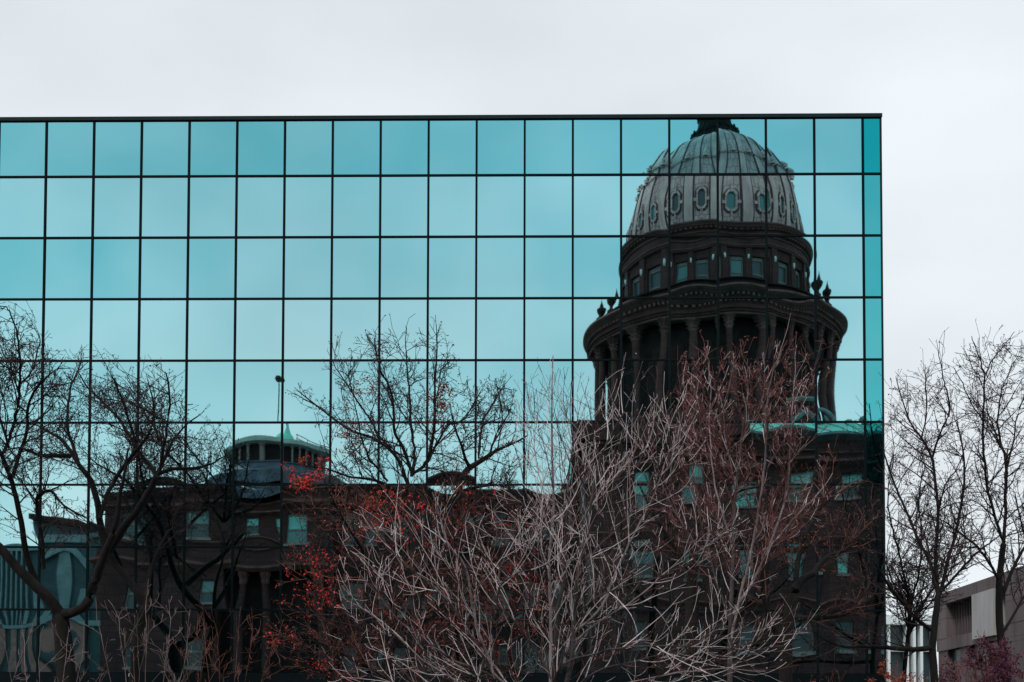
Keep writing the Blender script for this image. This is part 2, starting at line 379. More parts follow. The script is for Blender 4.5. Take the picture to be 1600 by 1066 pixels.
# lantern
m = MB(True)
lp = [(38, 224), (41, 222), (41, 216), (37, 213), (37, 206), (33, 205), (30, 203), (29, 196), (26, 194), (25, 186), (24, 176), (27, 174), (27, 171), (21, 168), (20, 140), (24, 137), (24, 132), (18, 128), (12, 116), (4, 108), (1.2, 100), (.8, 85), (0.1, 84)]
m.lathe(C0, [(a * S, zs(b)) for a, b in lp], 32, rf=lambda r, z, a: r * (1 + .035 * (math.cos(a * 16) > 0))); lan = m.build('lantern', black_st, cap)
for k in range(16):
    a = k * 2 * PI / 16; rr = 37 * S
    m = MB(True); x, y = C0[0] + rr * math.sin(a), C0[1] - rr * math.cos(a)
    m.lathe((x, y), [(.10, zs(213)), (.26, zs(211)), (.28, zs(208)), (.12, zs(205.5)), (.18, zs(204)), (.02, zs(200))], 8); m.build('finial', black_st, lan, smooth=True)

# attic drum with windows
za = lambda p: zs(p)
m = MB(True)
m.lathe(C0, [(136 * S, za(404)), (141 * S, za(407)), (149 * S, za(410)), (155 * S, za(413)), (155 * S, za(418)), (150.5 * S, za(422)), (149 * S, za(423)), (149 * S, za(438)), (151 * S, za(439)), (151 * S, za(442)), (147 * S, za(444)), (146 * S, za(456))], 132)
m.lathe(C0, [(140 * S, za(456)), (140 * S, za(535))], 88)
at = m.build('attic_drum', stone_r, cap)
m = MB(True); m.lathe(C0, [(136.5 * S, za(403)), (142 * S, za(404.5)), (150 * S, za(408)), (156.5 * S, za(411.5)), (156.5 * S, za(413.5)), (150 * S, za(416))], 132); m.build('attic_cornice', ledge, at, smooth=True)
for k in range(NB):
    a = ph0 + (k + .5) * 2 * PI / NB; b = 2 * PI / NB
    m = MB(True); m.ringbox(C0, 140.2 * S, 147.5 * S, a - b * .2, a + b * .2, za(528), za(456)); m.ringbox(C0, 147.5 * S, 150 * S, a - b * .12, a + b * .12, za(528), za(440.2)); m.build('pier', stone_r, at)
    lm = MB(True); r = 150.5 * S; x, y = C0[0] + r * math.sin(a), C0[1] - r * math.cos(a)
    lm.lathe((x, y), [(.02, za(463)), (.10, za(462)), (.13, za(458)), (.10, za(454.5)), (.02, za(454))], 8); lm.build('globe_light', white, at, smooth=True)
    a = ph0 + k * b
    m = MB(True)
    for s1 in (-1, 1): m.ringbox(C0, 140.3 * S, 142.5 * S, a + s1 * b * .29 - b * .04, a + s1 * b * .29 + b * .04, za(526), za(456.5), 2)
    m.ringbox(C0, 140.3 * S, 142.5 * S, a - b * .24, a + b * .24, za(463), za(456.5), 2); m.ringbox(C0, 140.3 * S, 142.2 * S, a - b * .24, a + b * .24, za(488), za(485), 2)
    f = m.build('window', winf, at)
    m = MB(True); m.ringbox(C0, 140.1 * S, 140.9 * S, a - b * .24, a + b * .24, za(526), za(463), 2); m.build('pane', pane_teal if k % 4 == 1 else pane_dark, f)
m = MB(True); m.lathe(C0, [(149.4 * S, za(439.5)), (152 * S, za(439)), (152 * S, za(437.6)), (149.4 * S, za(437))], 132); m.lathe(C0, [(149.4 * S, za(427.5)), (150.8 * S, za(427)), (150.8 * S, za(426)), (149.4 * S, za(425.6))], 132); m.build('string_course', ledge, at)
m = MB(True)
for k in range(132): m.ringbox(C0, 149.2 * S, 153.5 * S, k * 2 * PI / 132 - .012, k * 2 * PI / 132 + .012, za(421.5), za(418.3), 1)
m.build('dentil_course', ledge, at)
m = MB(True)
for k in range(156): m.ringbox(C0, 194.2 * S, 199 * S, k * 2 * PI / 156 - .009, k * 2 * PI / 156 + .009, za(542.5), za(539), 1)
m.build('dentil_course', ledge, at)
# parapet, urns
m = MB(True); m.lathe(C0, [(150 * S, za(523)), (176 * S, za(523)), (176 * S, za(510)), (180 * S, za(509)), (180 * S, za(507)), (172 * S, za(506)), (170 * S, za(523))], 96); par = m.build('parapet', stone_d, cap)
for k in (4, 5, 6, 8, 10, 12, 14, 16, 18, 19, 20):
    a = LOS + math.radians(-7 + 7.5) + k * 2 * PI / 24; r = 176 * S; x, y = C0[0] + r * math.sin(a), C0[1] - r * math.cos(a)
    m = MB(True); z = za(506); m.lathe((x, y), [(.34, z - .2), (.36, z + .1), (.16, z + .3), (.14, z + .55), (.38, z + .95), (.46, z + 1.3), (.40, z + 1.45), (.20, z + 1.6), (.16, z + 1.8), (.05, z + 2.2), (.01, z + 2.5)], 10); m.build('urn', black_st, par, smooth=True)
# entablature
m = MB(True)
m.lathe(C0, [(172 * S, za(522.5)), (186 * S, za(522)), (198 * S, za(525)), (205 * S, za(527)), (205 * S, za(530.18)), (202 * S, za(534)), (198 * S, za(538.29)), (194 * S, za(540)), (194 * S, za(549)), (196.5 * S, za(549.6)), (196.5 * S, za(550.8)), (193 * S, za(551.7)), (193 * S, za(554.4)), (191.5 * S, za(555)), (191 * S, za(558.2)), (177 * S, za(558.2)), (177 * S, za(554.4)), (150 * S, za(553.8))], 144)
ent = m.build('entablature', stone_r, cap)
m = MB(True); m.lathe(C0, [(205.6 * S, za(530.18)), (205.8 * S, za(527.2)), (199 * S, za(524.4)), (186 * S, za(521.4))], 144); m.build('cornice', ledge, ent, smooth=True)
m = MB(True); m.lathe(C0, [(191.2 * S, za(559)), (193.8 * S, za(558.73)), (194 * S, za(557.56)), (192 * S, za(557.4))], 144); m.build('architrave_moulding', ledge, ent, smooth=True)
# inner drum and colonnade
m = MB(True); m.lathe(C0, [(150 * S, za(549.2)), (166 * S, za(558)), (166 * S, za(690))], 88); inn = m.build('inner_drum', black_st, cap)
for k in range(24):
    a = LOS + math.radians(-7 + k * 15); r = 184 * S; x, y = C0[0] + r * math.sin(a), C0[1] - r * math.cos(a)
    m = MB(True); m.lathe((x, y), [(.50, za(690)), (.50, za(688)), (.40, za(686)), (.37, za(684)), (.36, za(620)), (.31, za(576))], 14, rf=lambda r, z, a: r * (1 - .05 * (math.cos(a * 14) < 0))); c = m.build('column', stone_r, cap)
    m = MB(True)
    m.lathe((x, y), [(.33, za(577)), (.37, za(576)), (.36, za(573)), (.50, za(570.5)), (.38, za(569.5)), (.40, za(567)), (.58, za(564.5)), (.42, za(563.5)), (.50, za(561.5)), (.66, za(559.7)), (.68, za(557.2))], 16, rf=lambda r, z, a: r * (1 + (.16 * math.cos(a * 8) if r > .44 else 0)))
    m.box(x - .6, x + .6, y - .6, y + .6, za(559), za(557.1)); m.build('capital', ledge, c)
for k in range(24):
    a = LOS + math.radians(.5 + k * 15)
    m = MB(True); m.ringbox(C0, 166.2 * S, 167 * S, a - .05, a + .05, za(660), za(585), 2); m.build('drum_window', stone_d, inn)
m = MB(True); m.lathe(C0, [(146 * S, za(690)), (196 * S, za(690)), (198 * S, za(692)), (198 * S, za(697)), (193 * S, za(700)), (193 * S, za(712)), (204 * S, za(714)), (206 * S, za(718)), (206 * S, za(724)), (200 * S, za(728)), (200 * S, za(800))], 120); m.build('drum_base', stone_r, cap)

# flat walls with recessed windows
def wall(x0, x1, z0, z1, y, ops, name, m_, parent, depth=.5, back=3.0):
    xs = sorted({x0, x1, *[o[0] for o in ops], *[o[1] for o in ops]}); zz = sorted({z0, z1, *[o[2] for o in ops], *[o[3] for o in ops]})
    m = MB(True)
    for i in range(len(xs) - 1):
        for j in range(len(zz) - 1):
            cx, cz = (xs[i] + xs[i + 1]) / 2, (zz[j] + zz[j + 1]) / 2
            if any(o[0] < cx < o[1] and o[2] < cz < o[3] for o in ops): continue
            m.quad((xs[i], y, zz[j]), (xs[i + 1], y, zz[j]), (xs[i + 1], y, zz[j + 1]), (xs[i], y, zz[j + 1]))
    for a, b, c, d in ops:
        for p, q in (((a, c), (b, c)), ((b, c), (b, d)), ((b, d), (a, d)), ((a, d), (a, c))):
            m.quad((p[0], y, p[1]), (q[0], y, q[1]), (q[0], y + depth, q[1]), (p[0], y + depth, p[1]))
    m.quad((x0, y, z0), (x0, y + back, z0), (x0, y + back, z1), (x0, y, z1)); m.quad((x1, y, z0), (x1, y + back, z0), (x1, y + back, z1), (x1, y, z1))
    m.quad((x0, y, z1), (x1, y, z1), (x1, y + back, z1), (x0, y + back, z1))
    w = m.build(name, m_, parent)
    return w
def sash(parent, o, y, up, lo, depth=.42, sill=True):
    a, b, c, d = o; yy = y + depth; t = .11; mid = (c + d) / 2 + .05
    m = MB(True)
    m.box(a, a + t, yy - .1, yy, c, d); m.box(b - t, b, yy - .1, yy, c, d); m.box(a + t, b - t, yy - .1, yy, d - t, d); m.box(a + t, b - t, yy - .1, yy, c, c + t); m.box(a + t, b - t, yy - .14, yy, mid - .07, mid + .07)
    if sill: m.box(a - .2, b + .2, y - .22, y + .1, c - .25, c - .002)
    f = m.build('window', winf, parent)
    m = MB(True); m.quad((a + t, yy - .02, mid), (b - t, yy - .02, mid), (b - t, yy - .02, d - t), (a + t, yy - .02, d - t), 0)
    m.quad((a + t, yy - .02, c + t), (b - t, yy - .02, c + t), (b - t, yy - .02, mid), (a + t, yy - .02, mid), 1)
    m.build('pane', [up, lo], f)

YB = 90.0
def zB(py, px=1240): return P(px, py, YB)[2]
def xB(px): return P(px, 760, YB)[0]
bx0, bx1 = xB(917), xB(1505)
ops = []; rows = [(738, 783), (852, 905), (968, 1020)]
cents = [1325 - 80.5 * i for i in range(-2, 6)]
for c in cents:
    for t, b in rows: ops.append((xB(c - 16), xB(c + 16), zB(b), zB(t)))
ops = [o for o in ops if o[0] > bx0 + .3 and o[1] < bx1 - .3]
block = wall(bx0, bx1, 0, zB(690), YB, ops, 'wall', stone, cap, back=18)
m = MB(True); m.box(bx0 - .92, xB(1162), YB - .95, YB + 6, zB(688), zB(660)); m.build('parapet', stone, cap)
for i, o in enumerate(ops):
    sash(block, o, YB, [blind, pane_teal, pane_dark][i % 3], [pane_teal, pane_dark, pane_teal, pane_dark, blind][i % 5] if i % 3 < 2 else pane_dark)
def band(x0, x1, z0, z1, y, out_, m_, name='cornice', parent=cap, ret=4):
    m = MB(True); h = z1 - z0
    m.add([(x0 - out_, y - out_, z1), (x1 + out_, y - out_, z1), (x1 + out_, y + ret, z1), (x0 - out_, y + ret, z1),
           (x0 - out_, y - out_, z1 - h * .4), (x1 + out_, y - out_, z1 - h * .4), (x1 + out_, y + ret, z1 - h * .4), (x0 - out_, y + ret, z1 - h * .4),
           (x0 - .01, y - .03, z0), (x1 + .01, y - .03, z0), (x1 + .01, y + ret, z0), (x0 - .01, y + ret, z0)],
          [(0, 1, 2, 3), (0, 4, 5, 1), (1, 5, 6, 2), (0, 3, 7, 4), (4, 8, 9, 5), (5, 9, 10, 6), (4, 7, 11, 8), (8, 11, 10, 9)])
    return m.build(name, m_, parent)
band(bx0, bx1, zB(731), zB(722), YB, .9, ledge); band(bx0, bx1, zB(842), zB(836), YB, .35, ledge); band(bx0, bx1, zB(712), zB(709), YB, .25, ledge); band(bx0, bx1, zB(952), zB(945), YB, .4, ledge)
band(bx0, bx1, zB(690), zB(681), YB, .9, copper_d, 'gutter', ret=17)
m = MB(True); e0 = (bx0 - .9, YB - .9, zB(681) + .003); zr = zB(654) + .9
m.add([(bx0 - .9, YB - .9, e0[2]), (bx1 + .9, YB - .9, e0[2]), (bx1 + .9, YB + 5, zr), (bx0 - .9, YB + 5, zr), (bx1 + .9, YB + 16, zr), (bx0 - .9, YB + 16, zr), (bx0 - .9, YB + 17, e0[2]), (bx1 + .9, YB + 17, e0[2])],
      [(0, 1, 2, 3), (3, 2, 4, 5), (0, 3, 5, 6), (1, 7, 4, 2), (5, 4, 7, 6)])
rf_ = m.build('roof', copper, cap)
m = MB(True)
for x in np.arange(bx0, bx1, 1.1): m.tube([(x, YB - .9, e0[2] + .02), (x, YB + 5, zr + .02)], .05, 4)
m.build('standing_seam', copper_d, rf_)
# scroll and ball finials on the roof
for px_ in (1322, 1340, 1352): 
    q = P(px_, 652, YB + 4.6); m = MB(True); m.lathe((q[0], q[1]), [(.01, q[2] + .3), (.22, q[2] + .18), (.27, q[2]), (.2, q[2] - .2), (.12, q[2] - .3), (.2, zr - .1)], 10); m.build('ball_finial', copper_d, rf_, smooth=True)
q = P(1292, 650, YB + 4.8); m = MB(True)
sp = [(q[0] + (.95 - .75 * t) * math.cos(-1.2 + t * 8.5) , q[1], q[2] + .1 + (.95 - .75 * t) * math.sin(-1.2 + t * 8.5)) for t in np.linspace(0, 1, 30)]
m.tube([(q[0] - 3.4, q[1], q[2] + 1.1), (q[0] - 2, q[1], q[2] + 1.35), (q[0] - .9, q[1], q[2] + 1.3)] , .2, 6); m.tube(sp, .15, 6); m.tube([(q[0] - 3, q[1], zr), (q[0] - 1.6, q[1], q[2] + .3), (q[0] - .5, q[1], q[2] - .7)], .25, 6)
m.build('roof_scroll', copper_d, rf_, smooth=True)

# side wing, lower in the picture because farther back
YW = 108.0
def xW(px): return P(px, 800, YW)[0]
def zW(py, px=440): return P(px, py, YW)[2]
wx0, wx1 = xW(520), bx0 + 6
rowsW = [(801, 846), (908, 951), (1006, 1044)]
ops = []
for c in range(545, 900, 40):
    for t, b in rowsW: ops.append((xW(c - 12), xW(c + 12), zW(b), zW(t)))
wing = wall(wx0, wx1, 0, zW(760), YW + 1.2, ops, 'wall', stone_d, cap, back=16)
for i, o in enumerate(ops): sash(wing, o, YW + 1.2, pane_teal if i % 5 == 0 else pane_dark, pane_dark)
band(wx0, wx1, zW(798), zW(790), YW + 1.2, .7, ledge); band(wx0, wx1, zW(765), zW(758), YW + 1.2, .5, ledge, 'parapet_coping', ret=15)
# left pavilion
px0, px1 = xW(156), xW(520)
ops = []
for c, hw in ((208, 14), (310, 16), (386, 17), (464.5, 17)):
    ops.append((xW(c - hw), xW(c + hw), zW(846), zW(802)))
for c, hw in ((208, 12), (318, 13)):
    ops.append((xW(c - hw), xW(c + hw), zW(951), zW(908))); ops.append((xW(c - hw), xW(c + hw), zW(1048), zW(1010)))
porch = (xW(350), xW(512), zW(1062), zW(893)); ops.append(porch)
pav = wall(px0, px1, 0, zW(768), YW, ops, 'wall', stone, cap, depth=2.2, back=16)
for i, o in enumerate(ops):
    if o is porch: continue
    sash(pav, o, YW, blind if i in (2, 3) else (pane_teal if i in (1, 6) else pane_dark), [pane_dark, pane_dark, pane_dark, pane_teal][i] if i < 4 else pane_dark)
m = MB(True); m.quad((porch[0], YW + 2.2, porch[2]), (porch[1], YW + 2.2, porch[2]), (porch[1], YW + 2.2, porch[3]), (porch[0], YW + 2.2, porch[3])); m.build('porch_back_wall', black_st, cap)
for c in (376, 420, 497):
    x = xW(c); m = MB(True); m.lathe((x, YW + .6), [(.62, porch[2]), (.62, porch[2] + .3), (.47, porch[2] + .5), (.42, porch[3] - 1.2)], 16); cl = m.build('porch_column', stone, cap, smooth=True)
    m = MB(True); m.lathe((x, YW + .6), [(.44, porch[3] - 1.2), (.5, porch[3] - .9), (.46, porch[3] - .7), (.68, porch[3] - .2), (.7, porch[3] - .001)], 16, rf=lambda r, z, a: r * (1 + .1 * math.cos(a * 8))); m.build('capital', ledge, cl)
m = MB(True); m.box(px0 + .2, px1 - .2, YW + .3, YW + 14, zW(768), zW(758)); m.build('parapet', stone_d, cap)
band(px0, px1, zW(797), zW(787), YW, .95, ledge); band(px0, px1, zW(772), zW(766), YW, .45, ledge, ret=15.5); band(px0, px1, zW(856), zW(852), YW, .3, ledge); band(px0, px1, zW(893), zW(883), YW, .5, ledge)
# round turret with copper cap
YT = 113.0; ST = YT / F
def zT(py): return P(437, py, YT)[2]
CT = (P(437, 700, YT)[0], YT)
m = MB(True); m.lathe(CT, [(112 * ST, zT(775)), (108 * ST, zT(757)), (92 * ST, zT(748)), (72 * ST, zT(739)), (60 * ST, zT(737)), (56 * ST, zT(706))], 60); tur = m.build('turret', slate, cap, smooth=False)
m = MB(True); m.lathe(CT, [(66 * ST, zT(737.5)), (66 * ST, zT(712.5))], 60); m.build('turret_opening_band', black_st, tur)  # solid black ring; the dark of the openings is put into its colour
m = MB(True); m.lathe(CT, [(56 * ST, zT(713)), (73 * ST, zT(713)), (79 * ST, zT(711)), (80 * ST, zT(705)), (76 * ST, zT(704)), (40 * ST, zT(702)), (14 * ST, zT(701))], 60); m.build('turret_rim', mat('pale_copper_rim', (.42, .55, .52), .6, .15, 2), tur)
for k in range(24):
    a = k * 2 * PI / 24 + .1; r = 70 * ST; x, y = CT[0] + r * math.sin(a), CT[1] - r * math.cos(a)
    m = MB(True); m.lathe((x, y), [(.14, zT(737)), (.14, zT(716)), (.24, zT(715)), (.24, zT(713.2))], 8); m.build('bracket', winf, tur)
m = MB(True); m.lathe(CT, [(68 * ST, zT(739)), (71.5 * ST, zT(738)), (71.5 * ST, zT(736)), (66 * ST, zT(735))], 60); m.build('turret_ledge', slate, tur)
m = MB(True); m.lathe(CT, [(18 * ST, zT(702)), (16 * ST, zT(690)), (13 * ST, zT(683)), (7.5 * ST, zT(678)), (5 * ST, zT(673)), (2.6 * ST, zT(666)), (.5 * ST, zT(655))], 24); m.build('copper_finial', copper, tur, smooth=True)
m = MB(True); m.tube([(CT[0] - .12, CT[1], zT(664)), (CT[0] - .3, CT[1], zT(620)), (CT[0] - .28, CT[1], zT(598))], .055, 6); pole = m.build('flagpole', black_st, cap)
m = MB(True); zq = zT(592); m.lathe((CT[0] - .28, CT[1]), [(.01, zq + .34), (.22, zq + .26), (.34, zq), (.22, zq - .26), (.02, zq - .34)], 14); m.build('ball', black_st, pole, smooth=True)
m = MB(True)
for dz in (0, 6, 11): m.tube([P(456, 678 + dz, YT + 2), P(476, 684 + dz, YT + 2.5), P(496, 692 + dz, YT + 3), P(512, 699 + dz, YT + 3.5)], .05, 5)
for x, y in ((459, 679), (485, 688), (508, 698)): m.tube([P(x, y, YT + 2.4), P(x, y + 24, YT + 2.4)], .05, 5)
m.build('railing', winf, cap)

# second building behind the camera, west of the capitol: curved white arches over teal glass
YO = 135.0
def PO(px, py): q = P(px, py, YO); return q[0], q[2]
whitet = mat('pale_concrete', (.16, .26, .29), .7, .15, 1.2)
pinkst = mat('pink_stone', (.30, .17, .16), .85, .2, 1.5)
ob = thing('office_building', 'pale arched office block with teal windows left of the brown pavilion in the reflection', 'office building', (PO(90, 1140)[0], 2 * D - YO, 0))
m = MB(True); m.prism([PO(-170, 1160), PO(158, 1160), PO(158, 842), PO(128, 826), PO(56, 814), PO(52, 862), PO(-170, 866)], YO, YO + 14); m.build('wall', mat('teal_grey_wall', (.03, .075, .09), .5, .15, 2), ob)
m = MB(True); m.prism([PO(54, 817), PO(128, 829), PO(158, 845), PO(158, 834), PO(128, 818), PO(54, 808)], YO - .8, YO + 14); m.build('roof', stone_d, ob)
m = MB(True)
for (x0, y0, x1, y1) in ((62, 838, 158, 846), (-170, 858, 60, 864), (0, 972, 160, 980)): m.box(PO(x0, y0)[0], PO(x1, y0)[0], YO - .5, YO, PO(x0, y1)[1], PO(x0, y0)[1])
m.build('cornice', whitet, ob)
for cx_, rx, x0 in ((108, 36, 0),):
    m = MB(True)
    def arc(r1, r2, cy=920, ry1=62, ry2=50):
        o_, i_ = [], []
        for t in np.linspace(PI, 0, 17): o_.append(PO(cx_ + r1 * math.cos(t), cy - ry1 * math.sin(t))); i_.append(PO(cx_ + r2 * math.cos(t), cy - ry2 * math.sin(t)))
        return o_, i_
    o_, i_ = arc(44, 33)
    for a in range(16): m.prism([o_[a], o_[a + 1], i_[a + 1], i_[a]], YO - .6, YO - .01)
    for xa, xb in ((-44, -33), (33, 44)): m.box(PO(cx_ + xa, 0)[0], PO(cx_ + xb, 0)[0], YO - .6, YO - .01, PO(0, 972)[1], PO(0, 920)[1])
    m.build('arch', whitet, ob)
    m = MB(True)
    for xa, w_ in ((-12, 7), (12, 13)): m.box(PO(cx_ + xa - w_ / 2, 0)[0], PO(cx_ + xa + w_ / 2, 0)[0], YO - .35, YO - .02, PO(0, 972)[1], PO(0, 866)[1])
    m.build('window_bar', whitet, ob)
for k in range(9):
    x = -20 + k * 9.0; m = MB(True); m.box(PO(x, 0)[0], PO(x + 2.6, 0)[0], YO - .5, YO - .001, PO(0, 972)[1], PO(0, 864)[1]); m.build('pilaster', whitet, ob)
for k in range(7):
    x = -20 + k * 26; m = MB(True); m.box(PO(x, 0)[0], PO(x + 15, 0)[0], YO - .4, YO - .001, PO(0, 1120)[1], PO(0, 981)[1]); m.build('pink_pier', pinkst, ob)

# ------------------------------------------------------------------ real buildings to the right of the glass block
concr = mat('grey_concrete', (.15, .115, .12), .85, .2, .8, streak=.3, courses=(3.2, 2.2, .7), bump=.2)
concl = mat('light_concrete_pier', (.42, .40, .40), .8, .15, .8, streak=.25)
XG = 25.7
def yG(px):  # distance along the receding wall x = XG for a photo column
    a = (px - PPX) / F; d = r_ * a + f_ + u_ * .05; return XG * d[1] / d[0]
def zG(px, py): return P(px, py, yG(px))[2]
ga = yG(1466); gb = yG(1700)
gm = thing('office_building', 'grey concrete block with louvred recess behind the right hand bare trees', 'office building', (XG + 6, (ga + gb) / 2, 0))
ztopg = zG(1560, 899); zl1 = zG(1500, 993); zl0 = zG(1500, 938); zf1 = zG(1500, 1008)
m = MB(); m.box(XG + 1.2, XG + 14, gb, ga, 0, ztopg - .25); m.build('wall', concr, gm)
m = MB(); m.box(XG - .15, XG + 14.2, gb - .1, ga + .15, zl0, ztopg); m.build('roof_band', concr, gm)
m = MB(); m.box(XG - .1, XG + 1.19, gb, ga, zf1 - .15, zl1); m.build('floor_band', concr, gm)
m = MB(); m.box(XG - .3, XG + 1.19, yG(1561), yG(1527), zf1 + .1, zl0 - .01); m.build('pier', concl, gm)
m = MB(); m.box(XG - .12, XG + 1.19, gb, yG(1575), zl1 + .001, zl0 - .001); m.build('wall_panel', concr, gm)
m = MB(); m.box(XG - .1, XG + 1.2, gb, yG(1572), 0, zf1 - .16); m.build('wall_panel', concr, gm)
m = MB()
for y in np.arange(yG(1525), ga, .42): m.box(XG + .3, XG + .42, y, y + .06, zl1 + .001, zl0 - .001)
m.build('louvre_screen', concr, gm)
m = MB(); m.box(XG - .12, XG + 1.19, yG(1482), ga, zl1 + .001, zl0 - .001); m.build('wall_panel', concr, gm)
m = MB(); m.box(XG + 0, XG + 1.19, yG(1571), ga, 0, zf1 - .9); m.box(XG + 0, XG + 1.19, yG(1512), yG(1500), zf1 - .9, zf1 - .16); m.box(XG + 0, XG + 1.19, yG(1480), ga, zf1 - .9, zf1 - .16); m.build('lower_wall', concr, gm)
m = MB(); m.box(XG + .3, XG + 1.18, yG(1571), ga - .3, zf1 - .89, zf1 - .17); m.build('lower_window_strip', pane_dark, gm)
m = MB(); m.box(XG + 1.0, XG + 1.19, yG(1525), ga, zl1 + .01, zl0 - .01); m.build('window_strip', black_st, gm)

YF = 95.0
fb = thing('office_building', 'low building with tall white fins seen between the bare tree trunks', 'office building', (P(1440, 1000, YF)[0], YF, 0))
xa_, xb_ = P(1370, 1000, YF)[0] - 12, P(1462, 1000, YF)[0]
m = MB(); m.box(xa_, xb_, YF + .9, YF + 12, 0, P(1400, 966, YF)[2]); m.build('wall', pane_dark, fb)
m = MB(); m.box(xa_ - .2, xb_ + .2, YF - .1, YF + 12.2, P(1400, 976, YF)[2], P(1400, 965, YF)[2] + .2); m.build('roof_band', white, fb)
m = MB(); m.box(xa_, xb_, YF + .2, YF + .89, P(1400, 1018, YF)[2], P(1400, 1012, YF)[2]); m.build('floor_band', concl, fb)
for px_ in (1340, 1352, 1365, 1379, 1389, 1418, 1429, 1440, 1460):
    m = MB(); x = P(px_, 1000, YF)[0]; m.box(x - .1, x + .11, YF, YF + .88, 0, P(1400, 976, YF)[2] - .001); m.build('fin', white, fb)

# ------------------------------------------------------------------ trees
def inpoly(x, y, poly):
    c = False; n = len(poly); j = n - 1
    for i in range(n):
        xi, yi = poly[i]; xj, yj = poly[j]
        if (yi > y) != (yj > y) and x < (xj - xi) * (y - yi) / (yj - yi + 1e-12) + xi: c = not c
        j = i
    return c
def nrm(v): return v / (math.sqrt(v[0] * v[0] + v[1] * v[1] + v[2] * v[2]) + 1e-9)
def catmull(pts, n=4):
    out = []; k = len(pts)
    for i in range(k - 1):
        p0 = pts[max(i - 1, 0)]; p1 = pts[i]; p2 = pts[i + 1]; p3 = pts[min(i + 2, k - 1)]
        for t in np.linspace(0, 1, n, endpoint=False):
            out.append(.5 * (2 * p1 + (p2 - p0) * t + (2 * p0 - 5 * p1 + 4 * p2 - p3) * t * t + (3 * p1 - p0 - 3 * p2 + p3) * t ** 3))
    out.append(pts[-1]); return out
def noise_dir(s):
    return np.array([random.gauss(0, s), random.gauss(0, s), random.gauss(0, s)])

